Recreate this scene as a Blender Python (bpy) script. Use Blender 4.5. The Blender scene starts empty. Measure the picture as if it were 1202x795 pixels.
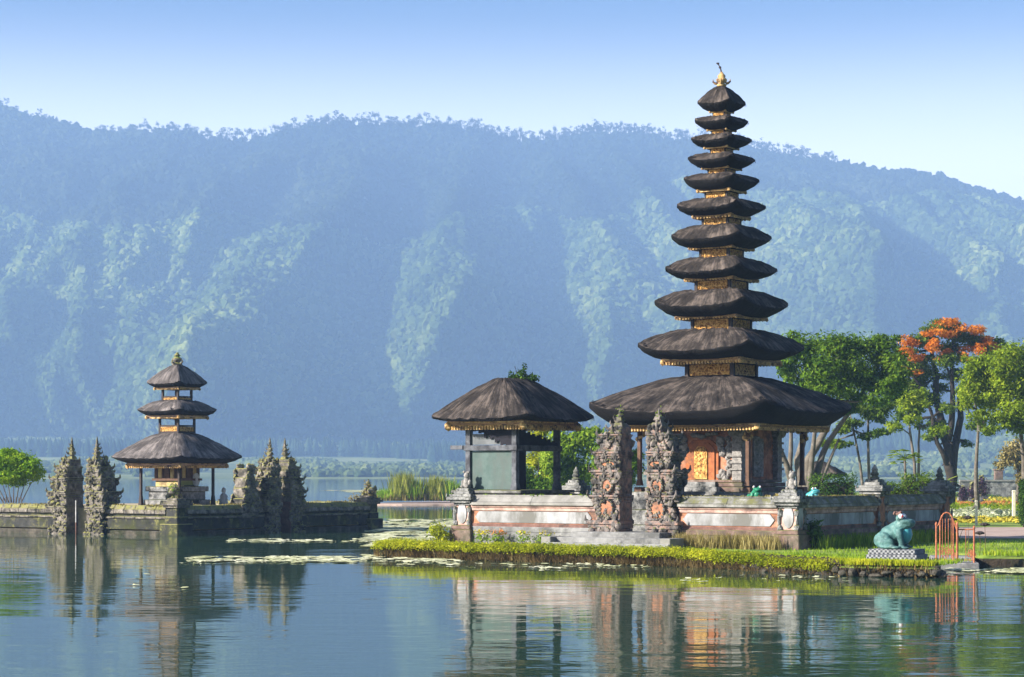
import bpy, bmesh, math, random
import numpy as np
from mathutils import Vector, Matrix, noise as mnoise

# ------------------------------------------------------------------ camera, light, exposure
sc = bpy.context.scene
COL = sc.collection
R = math.radians
FPX, CAMH, HOR = 2600.0, 2.6, 556.0          # focal length in photo pixels, eye height, horizon row
cam_d = bpy.data.cameras.new('camera')
cam = bpy.data.objects.new('camera', cam_d)
COL.objects.link(cam)
cam.location = (0, 0, CAMH)
cam.rotation_euler = (R(90), 0, 0)
cam_d.sensor_width = 36.0
cam_d.lens = FPX / 1202 * 36.0
cam_d.shift_y = (HOR - 397.5) / 1202
cam_d.clip_start = 0.5
cam_d.clip_end = 20000
sc.camera = cam

SUN_EL, SUN_PHI = 25.0, 20.0                  # height; angle in front of due left
sd = Vector((-math.cos(R(SUN_PHI)) * math.cos(R(SUN_EL)), -math.sin(R(SUN_PHI)) * math.cos(R(SUN_EL)), math.sin(R(SUN_EL))))
world = bpy.data.worlds.new('World')
sc.world = world
world.use_nodes = True
wn = world.node_tree
sky = wn.nodes.new('ShaderNodeTexSky')
sky.sky_type = 'NISHITA'
sky.sun_disc = False
sky.sun_elevation = R(SUN_EL)
sky.sun_rotation = math.atan2(sd.x, sd.y)
sky.altitude = 1200
sky.air_density = 0.9
sky.dust_density = 7.0
sky.ozone_density = 6.0
# white glow added to the sky ahead only: the blue whitens towards the crest
tcw = wn.nodes.new('ShaderNodeTexCoord'); sxw = wn.nodes.new('ShaderNodeSeparateXYZ'); mrw = wn.nodes.new('ShaderNodeMapRange'); mxw = wn.nodes.new('ShaderNodeMix')
mra = wn.nodes.new('ShaderNodeMapRange'); muw = wn.nodes.new('ShaderNodeMath'); muw.operation = 'MULTIPLY'
mxw.data_type = 'RGBA'
mrw.interpolation_type = 'SMOOTHSTEP'; mra.interpolation_type = 'SMOOTHSTEP'
mrw.inputs[1].default_value = .212; mrw.inputs[2].default_value = .13; mrw.inputs[3].default_value = 0.0; mrw.inputs[4].default_value = 1.0
mra.inputs[1].default_value = .3; mra.inputs[2].default_value = .95
mxw.inputs[7].default_value = (9.6, 9.6, 9.6, 1)
wn.links.new(tcw.outputs['Generated'], sxw.inputs[0]); wn.links.new(sxw.outputs['Z'], mrw.inputs[0]); wn.links.new(sxw.outputs['Y'], mra.inputs[0])
wn.links.new(mrw.outputs[0], muw.inputs[0]); wn.links.new(mra.outputs[0], muw.inputs[1]); wn.links.new(muw.outputs[0], mxw.inputs[0])
wn.links.new(sky.outputs[0], mxw.inputs[6]); wn.links.new(mxw.outputs[2], wn.nodes['Background'].inputs[0])
wn.nodes['Background'].inputs[1].default_value = 0.058
sl = bpy.data.lights.new('sun', 'SUN')
sl.energy = 5.0
sl.angle = R(0.6)
sl.color = (1.0, 0.93, 0.84)
so = bpy.data.objects.new('sun', sl)
COL.objects.link(so)
so.rotation_euler = sd.to_track_quat('Z', 'Y').to_euler()
so.location = (-60, -20, 60)
sc.view_settings.view_transform = 'Standard'
sc.view_settings.look = 'None'
sc.view_settings.exposure = 1.38
sc.view_settings.gamma = 1.0
sc.cycles.use_denoising = True
sc.cycles.volume_bounces = 2
sc.cycles.max_bounces = 8
sc.cycles.transparent_max_bounces = 8

rnd = random.Random(7)
rng = np.random.default_rng(11)
HAZE_DENSITY = 0.00029

# ------------------------------------------------------------------ helpers
def gx(px, d):                                # world x of a photo column at depth d
    return (px - 601.0) / FPX * d
def gz(py, d):
    return CAMH + (HOR - py) / FPX * d

class MB:
    """collects shapes and builds them as ONE mesh object"""
    def __init__(s):
        s.v, s.f, s.uv, s.mi, s.m = [], [], None, [], 0
    def add(s, vs, fs):
        o = len(s.v)
        s.v += [tuple(p) for p in vs]
        s.f += [tuple(i + o for i in f) for f in fs]
        s.mi += [s.m] * len(fs)
    def box(s, cx, cy, cz, sx, sy, sz, rz=0.0, top=1.0, topy=None):
        topy = top if topy is None else topy
        c, n = math.cos(rz), math.sin(rz)
        vs = []
        for z, kx, ky in ((-.5, 1, 1), (.5, top, topy)):
            for x, y in ((-.5, -.5), (.5, -.5), (.5, .5), (-.5, .5)):
                X, Y = x * sx * kx, y * sy * ky
                vs.append((cx + X * c - Y * n, cy + X * n + Y * c, cz + z * sz))
        s.add(vs, [(3, 2, 1, 0), (4, 5, 6, 7), (0, 1, 5, 4), (1, 2, 6, 5), (2, 3, 7, 6), (3, 0, 4, 7)])
    def ring(s, hx, hy, t, z0, z1, cx=0, cy=0):  # hollow rectangular frame
        for sx, sy, w, d in ((0, -1, 2 * hx, t), (0, 1, 2 * hx, t), (-1, 0, t, 2 * hy - 2 * t), (1, 0, t, 2 * hy - 2 * t)):
            s.box(cx + sx * (hx - t / 2), cy + sy * (hy - t / 2), (z0 + z1) / 2, w, d, z1 - z0)
    def lathe(s, prof, cx=0, cy=0, cz=0, n=14, sq=0.0):
        vs, fs = [], []
        for r, z in prof:
            for k in range(n):
                a = 2 * math.pi * k / n
                vs.append((cx + r * math.cos(a), cy + r * math.sin(a), cz + z))
        for i in range(len(prof) - 1):
            for k in range(n):
                a, b = i * n + k, i * n + (k + 1) % n
                fs.append((a, b, b + n, a + n))
        fs.append(tuple(range(n))[::-1])
        fs.append(tuple(range((len(prof) - 1) * n, len(prof) * n)))
        s.add(vs, fs)
    def tube(s, pts, rad, n=8):
        pts = [Vector(p) for p in pts]
        if not isinstance(rad, (list, tuple)):
            rad = [rad] * len(pts)
        vs, fs = [], []
        prev = None
        for i, p in enumerate(pts):
            t = (pts[min(i + 1, len(pts) - 1)] - pts[max(i - 1, 0)]).normalized()
            if prev is None:
                a = t.orthogonal().normalized()
            else:
                a = (prev - t * prev.dot(t))
                a = a.normalized() if a.length > 1e-5 else t.orthogonal().normalized()
            prev = a
            b = t.cross(a)
            for k in range(n):
                q = 2 * math.pi * k / n
                vs.append(p + (a * math.cos(q) + b * math.sin(q)) * rad[i])
        for i in range(len(pts) - 1):
            for k in range(n):
                x, y = i * n + k, i * n + (k + 1) % n
                fs.append((x, y, y + n, x + n))
        fs.append(tuple(range(n))[::-1])
        fs.append(tuple(range((len(pts) - 1) * n, len(pts) * n)))
        s.add(vs, fs)
    def lump(s, c, r, rr=None, jit=0.25, sub=1):
        """a small rounded carved lump"""
        vs, fs = ICO[sub]
        rx, ry, rz = (r, r, r) if not isinstance(r, (tuple, list)) else r
        out = []
        for p in vs:
            k = 1 + rnd.uniform(-jit, jit)
            out.append((c[0] + p[0] * rx * k, c[1] + p[1] * ry * k, c[2] + p[2] * rz * k))
        s.add(out, fs)
    def horn(s, c, out, size):
        """an upturned carved corner horn"""
        ox, oy = out
        pts = [(c[0], c[1], c[2]), (c[0] + ox * .45 * size, c[1] + oy * .45 * size, c[2] + .05 * size),
               (c[0] + ox * .8 * size, c[1] + oy * .8 * size, c[2] + .35 * size), (c[0] + ox * .78 * size, c[1] + oy * .78 * size, c[2] + .8 * size)]
        s.tube(pts, [.24 * size, .22 * size, .15 * size, .03 * size], 6)
    def prism(s, poly, y0, y1):
        """polygon in the xz plane pushed from y0 to y1"""
        n = len(poly)
        vs = [(x, y0, z) for x, z in poly] + [(x, y1, z) for x, z in poly]
        fs = [tuple(range(n)), tuple(range(n, 2 * n))[::-1]]
        for i in range(n):
            j = (i + 1) % n
            fs.append((i, i + n, j + n, j))
        s.add(vs, fs)
    def build(s, name, mats, parent=None, smooth=False, bevel=0.0):
        me = bpy.data.meshes.new(name)
        me.from_pydata(s.v, [], s.f)
        mats = mats if isinstance(mats, (list, tuple)) else [mats]
        for m in mats:
            me.materials.append(m)
        if len(mats) > 1:
            me.polygons.foreach_set('material_index', s.mi)
        bm = bmesh.new(); bm.from_mesh(me)
        bmesh.ops.recalc_face_normals(bm, faces=bm.faces)
        bm.to_mesh(me); bm.free()
        if smooth:
            me.polygons.foreach_set('use_smooth', [True] * len(me.polygons))
        o = bpy.data.objects.new(name, me)
        COL.objects.link(o)
        if parent: o.parent = parent
        if bevel:
            b = o.modifiers.new('bevel', 'BEVEL'); b.width = bevel; b.segments = 1; b.limit_method = 'ANGLE'
        return o

def _ico(sub):
    bm = bmesh.new()
    bmesh.ops.create_icosphere(bm, subdivisions=sub, radius=1)
    bm.verts.ensure_lookup_table()
    vs = [tuple(v.co) for v in bm.verts]
    fs = [tuple(v.index for v in f.verts) for f in bm.faces]
    bm.free()
    return vs, fs
ICO = {1: _ico(1), 2: _ico(2), 3: _ico(3)}

def tag(o, label=None, cat=None, group=None, kind=None):
    if label: o['label'] = label
    if cat: o['category'] = cat
    if group: o['group'] = group
    if kind: o['kind'] = kind
    return o
def thing(name, label, cat, loc=(0, 0, 0), rz=0.0, group=None):
    o = bpy.data.objects.new(name, None)
    o.empty_display_size = .3
    COL.objects.link(o)
    o.location = loc
    o.rotation_euler = (0, 0, rz)
    return tag(o, label, cat, group)
def copy_tree(o, parent=None):
    c = o.copy(); COL.objects.link(c)
    if parent: c.parent = parent
    for ch in [x for x in o.children]:
        copy_tree(ch, c)
    return c
def np_mesh(name, V, F, mat, parent=None, smooth=False):
    """fast mesh from numpy arrays; F is (n,k)"""
    me = bpy.data.meshes.new(name)
    V = np.asarray(V, dtype=np.float32); F = np.asarray(F, dtype=np.int32)
    me.vertices.add(len(V)); me.vertices.foreach_set('co', V.ravel())
    k = F.shape[1]
    me.loops.add(F.size); me.loops.foreach_set('vertex_index', F.ravel())
    me.polygons.add(len(F)); me.polygons.foreach_set('loop_start', np.arange(0, F.size, k, dtype=np.int32))
    me.update(calc_edges=True)
    if smooth: me.polygons.foreach_set('use_smooth', np.ones(len(F), dtype=bool))
    for m in (mat if isinstance(mat, (list, tuple)) else [mat]): me.materials.append(m)
    o = bpy.data.objects.new(name, me); COL.objects.link(o)
    if parent: o.parent = parent
    return o

# ------------------------------------------------------------------ materials
def _nt(name):
    m = bpy.data.materials.new(name); m.use_nodes = True
    nt = m.node_tree
    return m, nt, nt.nodes, nt.links, nt.nodes['Principled BSDF']
def _ramp(nd, cols):
    r = nd.new('ShaderNodeValToRGB')
    el = r.color_ramp.elements
    while len(el) < len(cols): el.new(.5)
    for e, (p, c) in zip(el, cols):
        e.position = p; e.color = (c[0], c[1], c[2], 1)
    return r
def _noise(nd, lk, vec, scale, detail=6, rough=.6):
    n = nd.new('ShaderNodeTexNoise')
    n.inputs['Scale'].default_value = scale; n.inputs['Detail'].default_value = detail; n.inputs['Roughness'].default_value = rough
    if vec is not None: lk.new(vec, n.inputs['Vector'])
    return n
def mat(name, cols, scale=3.0, rough=.9, bump=.3, bscale=None, stains=None, moss=None, metal=0.0, bdist=.03, mosslevel=.5, streak=None):
    """mottled surface: a noise ramp, optional darker stains, optional moss on what faces up"""
    m, nt, nd, lk, p = _nt(name)
    tc = nd.new('ShaderNodeTexCoord')
    n1 = _noise(nd, lk, tc.outputs['Object'], scale, 8, .65)
    r = _ramp(nd, cols); lk.new(n1.outputs['Fac'], r.inputs[0])
    out = r.outputs[0]
    if stains:
        n2 = _noise(nd, lk, tc.outputs['Object'], scale * .45, 8, .7)
        if streak:
            mp = nd.new('ShaderNodeMapping'); mp.inputs['Scale'].default_value = streak
            lk.new(tc.outputs['Object'], mp.inputs[0]); lk.new(mp.outputs[0], n2.inputs['Vector'])
        r2 = _ramp(nd, [(.47, (0, 0, 0)), (.62, (1, 1, 1))]); lk.new(n2.outputs['Fac'], r2.inputs[0])
        mx = nd.new('ShaderNodeMix'); mx.data_type = 'RGBA'
        lk.new(r2.outputs[0], mx.inputs[0]); lk.new(out, mx.inputs[6]); mx.inputs[7].default_value = (*stains, 1)
        out = mx.outputs[2]
    if moss:
        g = nd.new('ShaderNodeNewGeometry'); sx = nd.new('ShaderNodeSeparateXYZ'); lk.new(g.outputs['Normal'], sx.inputs[0])
        n3 = _noise(nd, lk, tc.outputs['Object'], scale * 1.3, 6, .7)
        a = nd.new('ShaderNodeMath'); a.operation = 'MULTIPLY_ADD'; a.inputs[1].default_value = .45
        lk.new(sx.outputs['Z'], a.inputs[0]); lk.new(n3.outputs['Fac'], a.inputs[2])
        r3 = _ramp(nd, [(mosslevel + .12, (0, 0, 0)), (mosslevel + .3, (1, 1, 1))]); lk.new(a.outputs[0], r3.inputs[0])
        mx = nd.new('ShaderNodeMix'); mx.data_type = 'RGBA'
        lk.new(r3.outputs[0], mx.inputs[0]); lk.new(out, mx.inputs[6]); mx.inputs[7].default_value = (*moss, 1)
        out = mx.outputs[2]
    lk.new(out, p.inputs['Base Color'])
    p.inputs['Roughness'].default_value = rough
    p.inputs['Metallic'].default_value = metal
    p.inputs['Specular IOR Level'].default_value = .3
    if bump:
        nb = _noise(nd, lk, tc.outputs['Object'], bscale or scale * 4, 8, .7)
        b = nd.new('ShaderNodeBump'); b.inputs['Strength'].default_value = bump; b.inputs['Distance'].default_value = bdist
        lk.new(nb.outputs['Fac'], b.inputs['Height']); lk.new(b.outputs[0], p.inputs['Normal'])
    return m
def foliage(name, c1, c2, c3=None, trans=.35, big=.5, instance=False, dead=None):
    """leaves: colour varies from leaf to leaf and from clump to clump"""
    m, nt, nd, lk, p = _nt(name)
    nd.remove(p)
    g = nd.new('ShaderNodeNewGeometry')
    oi = nd.new('ShaderNodeObjectInfo')
    tc = nd.new('ShaderNodeTexCoord')
    n = _noise(nd, lk, tc.outputs['Object'] if not instance else g.outputs['Position'], big, 3, .5)
    a = nd.new('ShaderNodeMath'); a.operation = 'MULTIPLY_ADD'; a.inputs[1].default_value = .55
    lk.new(oi.outputs['Random'] if instance else g.outputs['Random Per Island'], a.inputs[0])
    sb = nd.new('ShaderNodeMath'); sb.operation = 'MULTIPLY_ADD'; sb.inputs[1].default_value = 1.6; sb.inputs[2].default_value = -.6
    lk.new(n.outputs['Fac'], sb.inputs[0]); lk.new(sb.outputs[0], a.inputs[2])
    r = _ramp(nd, [(.1, c1), (.6, c2), (1.0, c3 or c2)]); lk.new(a.outputs[0], r.inputs[0])
    d = nd.new('ShaderNodeBsdfDiffuse'); t = nd.new('ShaderNodeBsdfTranslucent'); mx = nd.new('ShaderNodeMixShader')
    lk.new(r.outputs[0], d.inputs[0]); lk.new(r.outputs[0], t.inputs[0])
    mx.inputs[0].default_value = trans
    lk.new(d.outputs[0], mx.inputs[1]); lk.new(t.outputs[0], mx.inputs[2])
    lk.new(mx.outputs[0], nd['Material Output'].inputs[0])
    return m
def thatch(name, cols, su=5.5, bump=1.0):
    m, nt, nd, lk, p = _nt(name)
    uv = nd.new('ShaderNodeUVMap')
    mp = nd.new('ShaderNodeMapping'); mp.inputs['Scale'].default_value = (su, .8, 1)
    lk.new(uv.outputs[0], mp.inputs[0])
    wv = _noise(nd, lk, uv.outputs[0], 2.2, 3, .5)
    vm = nd.new('ShaderNodeVectorMath'); vm.operation = 'MULTIPLY_ADD'; vm.inputs[1].default_value = (1.1, .2, 0)
    lk.new(wv.outputs['Color'], vm.inputs[0]); lk.new(mp.outputs[0], vm.inputs[2])
    n1 = _noise(nd, lk, vm.outputs[0], 1.0, 8, .7)
    n2 = _noise(nd, lk, uv.outputs[0], 1.1, 6, .7)
    ad = nd.new('ShaderNodeMath'); ad.operation = 'MULTIPLY_ADD'; ad.inputs[1].default_value = .55
    lk.new(n2.outputs['Fac'], ad.inputs[0])
    h = nd.new('ShaderNodeMath'); h.operation = 'MULTIPLY'; h.inputs[1].default_value = .6; lk.new(n1.outputs['Fac'], h.inputs[0])
    lk.new(h.outputs[0], ad.inputs[2])
    r = _ramp(nd, cols); lk.new(ad.outputs[0], r.inputs[0])
    lk.new(r.outputs[0], p.inputs['Base Color'])
    p.inputs['Roughness'].default_value = .95; p.inputs['Specular IOR Level'].default_value = .15
    b = nd.new('ShaderNodeBump'); b.inputs['Strength'].default_value = bump; b.inputs['Distance'].default_value = .05
    lk.new(n1.outputs['Fac'], b.inputs['Height']); lk.new(b.outputs[0], p.inputs['Normal'])
    return m

M = {}
M['thatch'] = thatch('thatch', [(.43, (.006, .005, .0045)), (.56, (.034, .028, .024)), (.70, (.135, .108, .090))])
M['thatch_grey'] = thatch('thatch_grey', [(.43, (.026, .023, .022)), (.56, (.088, .077, .072)), (.70, (.24, .21, .195))])
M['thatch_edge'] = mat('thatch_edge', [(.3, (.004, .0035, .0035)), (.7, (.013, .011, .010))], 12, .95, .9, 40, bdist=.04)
M['gold'] = mat('gold', [(.3, (.30, .16, .05)), (.5, (.68, .42, .15)), (.7, (.85, .63, .30))], 9, .5, .9, 14, stains=(.09, .05, .03), bdist=.05)
M['gold_carving'] = mat('gold_carving', [(.38, (.10, .035, .012)), (.48, (.52, .26, .055)), (.62, (.80, .52, .17))], 13, .45, 1.0, 13, bdist=.06)
M['eave_wood'] = mat('eave_wood', [(.3, (.22, .11, .055)), (.7, (.50, .31, .16))], 8, .7, .4, 30)
M['dark_wood'] = mat('dark_wood', [(.3, (.022, .016, .014)), (.7, (.055, .04, .034))], 7, .7, .3, 30)
M['brown_wood'] = mat('brown_wood', [(.3, (.07, .035, .02)), (.7, (.15, .08, .045))], 7, .7, .3, 30)
M['grey_wood'] = mat('grey_wood', [(.3, (.06, .065, .075)), (.7, (.15, .155, .17))], 6, .8, .3, 25, stains=(.04, .04, .045))
M['stone'] = mat('stone', [(.28, (.06, .06, .06)), (.45, (.20, .20, .195)), (.58, (.33, .325, .31)), (.72, (.50, .49, .46))], 3.4, .95, .9, 16, stains=(.022, .024, .024), moss=(.10, .11, .035), mosslevel=.56, bdist=.05)
M['gate_relief'] = mat('gate_relief', [(.28, (.045, .042, .04)), (.45, (.15, .135, .125)), (.58, (.25, .21, .185)), (.72, (.42, .34, .29))], 3.0, .95, .9, 16, stains=(.03, .028, .026), moss=(.12, .12, .04), mosslevel=.54, bdist=.05)
M['gate_body'] = mat('gate_body', [(.3, (.06, .055, .052)), (.45, (.19, .17, .16)), (.55, (.30, .20, .16)), (.7, (.40, .24, .18))], 4.5, .95, .9, 16, stains=(.04, .037, .035), bdist=.05)
M['rock'] = mat('rock', [(.3, (.03, .026, .02)), (.5, (.085, .075, .058)), (.72, (.20, .17, .13))], 3, .95, 1.0, 9, stains=(.03, .035, .015), bdist=.08)
M['pale_stone'] = mat('pale_stone', [(.3, (.10, .095, .088)), (.5, (.24, .225, .205)), (.72, (.40, .375, .34))], 9, .95, .6, 20)
M['stone_mossy'] = mat('stone_mossy', [(.28, (.036, .033, .03)), (.43, (.12, .105, .09)), (.56, (.25, .22, .18)), (.72, (.44, .39, .33))], 3.2, .95, 1.0, 14, stains=(.03, .03, .025), moss=(.24, .23, .07), mosslevel=.44, bdist=.06)
M['wall_dark'] = mat('wall_dark', [(.3, (.016, .017, .016)), (.55, (.05, .05, .045)), (.75, (.11, .10, .085))], 2.2, .95, .8, 12, stains=(.05, .055, .018), moss=(.22, .21, .07), mosslevel=.40, bdist=.05)
M['coping'] = mat('coping', [(.3, (.06, .06, .058)), (.5, (.18, .175, .165)), (.72, (.38, .37, .34))], 2.6, .95, .6, 16, stains=(.07, .07, .06), moss=(.13, .13, .05), mosslevel=.55)
M['coping_pale'] = mat('coping_pale', [(.3, (.15, .145, .13)), (.7, (.34, .325, .30))], 2.6, .95, .4, 16, stains=(.2, .19, .17))
M['orange'] = mat('orange', [(.3, (.28, .11, .06)), (.5, (.43, .18, .095)), (.7, (.55, .30, .20))], 4, .9, .5, 16, stains=(.14, .085, .06))
M['orange_vivid'] = mat('orange_vivid', [(.3, (.30, .085, .03)), (.7, (.46, .17, .06))], 5, .85, .5, 16, stains=(.17, .075, .04))
M['pink_plaster'] = mat('pink_plaster', [(.3, (.42, .24, .19)), (.7, (.62, .43, .36))], 4, .9, .5, 16, stains=(.2, .13, .11))
M['white_panel'] = mat('white_panel', [(.25, (.24, .24, .245)), (.5, (.38, .38, .385)), (.75, (.48, .48, .48))], 1.6, .9, .25, 16, stains=(.15, .145, .13), streak=(1, 1, .35))
M['brick_base'] = mat('brick_base', [(.3, (.075, .05, .04)), (.5, (.20, .13, .105)), (.72, (.40, .30, .26))], 2.4, .95, .8, 14, stains=(.10, .085, .06), moss=(.12, .12, .04), mosslevel=.55)
M['concrete'] = mat('concrete', [(.3, (.15, .15, .145)), (.7, (.34, .335, .32))], 2.4, .9, .4, 18, stains=(.10, .10, .095))
M['red_brick'] = mat('red_brick', [(.3, (.11, .055, .042)), (.7, (.27, .15, .12))], 4, .9, .6, 20, stains=(.08, .05, .04))
M['yellow_wall'] = mat('yellow_wall', [(.3, (.42, .30, .10)), (.7, (.66, .52, .25))], 4, .85, .3, 20, stains=(.24, .17, .08))
M['moss_wall'] = mat('moss_wall', [(.3, (.05, .055, .02)), (.5, (.16, .15, .045)), (.72, (.34, .30, .10))], 6, .95, .8, 20)
M['white_stone'] = mat('white_stone', [(.3, (.45, .45, .43)), (.7, (.72, .71, .68))], 5, .9, .4, 20, stains=(.3, .3, .28))
M['screen'] = mat('screen', [(.3, (.06, .10, .09)), (.7, (.125, .17, .155))], 2.4, .95, .3, 30, stains=(.10, .12, .11), streak=(1, 1, .3))
M['screen_grey'] = mat('screen_grey', [(.3, (.10, .11, .115)), (.7, (.19, .20, .205))], 1.4, .95, .15, 60)
M['black_cloth'] = mat('black_cloth', [(.3, (.010, .010, .014)), (.7, (.022, .02, .026))], 4, .95, .2, 40)
M['green_cloth'] = mat('green_cloth', [(.3, (.20, .21, .05)), (.7, (.33, .34, .10))], 4, .9, .2, 40)
M['bark'] = mat('bark', [(.3, (.012, .010, .008)), (.7, (.05, .04, .03))], 5, .95, .8, 14)
M['bark_pale'] = mat('bark_pale', [(.3, (.07, .058, .044)), (.6, (.18, .155, .125)), (.8, (.32, .29, .245))], 4, .95, .6, 14, stains=(.10, .085, .065))
M['soil'] = mat('soil', [(.3, (.022, .017, .011)), (.7, (.075, .055, .035))], 2.5, .95, 1.0, 8, stains=(.03, .04, .015), bdist=.12)
M['sand'] = mat('sand', [(.3, (.42, .31, .18)), (.7, (.60, .47, .30))], 1.5, .95, .3, 20, stains=(.22, .20, .09))
M['frog'] = mat('frog', [(.3, (.04, .12, .115)), (.5, (.09, .20, .185)), (.7, (.20, .31, .28))], 7, .55, .5, 25, stains=(.035, .09, .09))
M['frog_belly'] = mat('frog_belly', [(.3, (.05, .28, .30)), (.7, (.10, .40, .42))], 4, .4, .1, 25)
M['frog_green'] = mat('frog_green', [(.3, (.01, .13, .07)), (.7, (.03, .24, .13))], 5, .4, .1, 25)
M['eye_white'] = mat('eye_white', [(.3, (.75, .75, .72)), (.7, (.8, .8, .78))], 5, .3, 0)
M['eye_red'] = mat('eye_red', [(.3, (.45, .03, .03)), (.7, (.5, .05, .04))], 5, .3, 0)
M['rust_paint'] = mat('rust_paint', [(.3, (.22, .065, .03)), (.5, (.44, .14, .06)), (.75, (.58, .25, .13))], 7, .6, .3, 30, stains=(.25, .08, .04))
M['cream_paint'] = mat('cream_paint', [(.3, (.62, .56, .40)), (.7, (.76, .71, .55))], 5, .7, .1, 30)
M['hedge_leaf'] = foliage('hedge_leaf', (.16, .21, .012), (.46, .49, .025), (.70, .67, .06), .48, 1.2)
M['hedge_stem'] = foliage('hedge_stem', (.05, .035, .015), (.14, .095, .04), (.25, .20, .08), .1, 2)
M['grass_leaf'] = foliage('grass_leaf', (.10, .18, .012), (.25, .38, .025), (.48, .52, .05), .45, .5)
M['dry_leaf'] = foliage('dry_leaf', (.13, .11, .03), (.34, .28, .10), (.52, .44, .20), .3, .8)
M['tree_dark'] = foliage('tree_dark', (.03, .08, .010), (.125, .23, .022), (.30, .40, .04), .42, .35)
M['tree_bright'] = foliage('tree_bright', (.08, .14, .010), (.26, .36, .022), (.50, .54, .05), .42, .35)
M['tree_olive'] = foliage('tree_olive', (.035, .08, .01), (.13, .21, .022), (.30, .36, .04), .42, .35)
M['bamboo'] = foliage('bamboo', (.08, .16, .012), (.24, .37, .03), (.48, .56, .07), .45, .5)
M['shrub_dark'] = foliage('shrub_dark', (.02, .05, .01), (.07, .14, .02), (.16, .25, .04), .3, .8)
M['bush_bright'] = foliage('bush_bright', (.08, .18, .01), (.25, .42, .02), (.52, .62, .05), .4, .6)
M['flower_orange'] = foliage('flower_orange', (.42, .12, .012), (.70, .23, .025), (.80, .40, .05), .35, 1)
M['flower_row_orange'] = foliage('flower_row_orange', (.40, .12, .03), (.62, .25, .06), (.66, .42, .10), .3, 1)
M['flower_white'] = foliage('flower_white', (.30, .36, .16), (.58, .58, .40), (.72, .70, .58), .3, 1)
M['flower_yellow'] = foliage('flower_yellow', (.40, .33, .04), (.60, .50, .06), (.70, .58, .10), .3, 1)
M['flower_purple'] = foliage('flower_purple', (.03, .015, .025), (.09, .05, .075), (.16, .10, .14), .2, 1)
M['pink_leaf'] = foliage('pink_leaf', (.22, .08, .08), (.42, .19, .18), (.55, .32, .28), .3, 2)
M['reed'] = foliage('reed', (.13, .17, .02), (.32, .34, .06), (.52, .47, .14), .3, .5)
M['banana'] = foliage('banana', (.16, .24, .03), (.32, .40, .06), (.46, .50, .10), .4, .5)
M['lily'] = foliage('lily', (.34, .36, .17), (.62, .62, .40), (.80, .78, .60), .05, .4)
M['forest'] = foliage('forest', (.022, .042, .012), (.085, .125, .03), (.24, .28, .075), .2, .006, instance=True)
M['forest_shade'] = foliage('forest_shade', (.008, .014, .007), (.022, .032, .014), (.05, .062, .025), .1, .006, instance=True)  # forest green darkened to stand for the shade under the crest
M['forest_light'] = foliage('forest_light', (.05, .08, .025), (.13, .17, .05), (.26, .29, .10), .2, .01, instance=True)
M['conifer'] = foliage('conifer', (.012, .028, .014), (.03, .055, .025), (.055, .085, .035), .1, .01, instance=True)
M['ridge_leaf'] = foliage('ridge_leaf', (.012, .018, .01), (.03, .04, .02), (.06, .07, .035), .2, .05)
M['lawn'] = mat('lawn', [(.3, (.09, .16, .016)), (.5, (.20, .29, .03)), (.75, (.40, .42, .06))], .9, .95, .6, 14, stains=(.10, .14, .025), bdist=.05)
M['meadow'] = mat('meadow', [(.3, (.06, .09, .025)), (.5, (.16, .19, .05)), (.75, (.38, .38, .14))], .02, .95, 0, stains=(.05, .085, .02))
M['mountain'] = mat('mountain', [(.3, (.025, .04, .015)), (.7, (.08, .10, .035))], .01, .95, 0, stains=(.03, .05, .02))
M['path'] = mat('path', [(.3, (.30, .21, .17)), (.7, (.46, .35, .28))], 1.2, .95, .3, 12)

# ------------------------------------------------------------------ water
def make_water():
    m, nt, nd, lk, p = _nt('water')
    p.inputs['Base Color'].default_value = (.028, .066, .040, 1)
    p.inputs['Roughness'].default_value = .03
    p.inputs['IOR'].default_value = 1.33
    tc = nd.new('ShaderNodeTexCoord')
    def waves(scale, sx, sy, det):
        mp = nd.new('ShaderNodeMapping'); mp.inputs['Scale'].default_value = (sx, sy, 1); mp.inputs['Rotation'].default_value = (0, 0, R(7))
        lk.new(tc.outputs['Object'], mp.inputs[0])
        return _noise(nd, lk, mp.outputs[0], scale, det, .55)
    a = waves(.9, .55, 1.0, 3); b = waves(.10, .6, 1.0, 2)
    # ripples come and go in patches
    pt = waves(.035, 1.0, 1.6, 3)
    pr = _ramp(nd, [(.40, (.25, .25, .25)), (.62, (1, 1, 1))]); lk.new(pt.outputs['Fac'], pr.inputs[0])
    mu = nd.new('ShaderNodeMath'); mu.operation = 'MULTIPLY'; lk.new(a.outputs['Fac'], mu.inputs[0]); lk.new(pr.outputs[0], mu.inputs[1])
    ad = nd.new('ShaderNodeMath'); ad.operation = 'MULTIPLY_ADD'; ad.inputs[1].default_value = 1.5
    lk.new(b.outputs['Fac'], ad.inputs[0]); lk.new(mu.outputs[0], ad.inputs[2])
    bu = nd.new('ShaderNodeBump'); bu.inputs['Strength'].default_value = 1.0; bu.inputs['Distance'].default_value = .022
    lk.new(ad.outputs[0], bu.inputs['Height']); lk.new(bu.outputs[0], p.inputs['Normal'])
    b_ = MB(); b_.add([(-3300, -120, 0), (3300, -120, 0), (3300, 1300, 0), (-3300, 1300, 0)], [(0, 1, 2, 3)])
    tag(b_.build('lake_water', m), 'calm rippled lake water mirroring the temple', 'water', kind='structure')
make_water()

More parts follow.
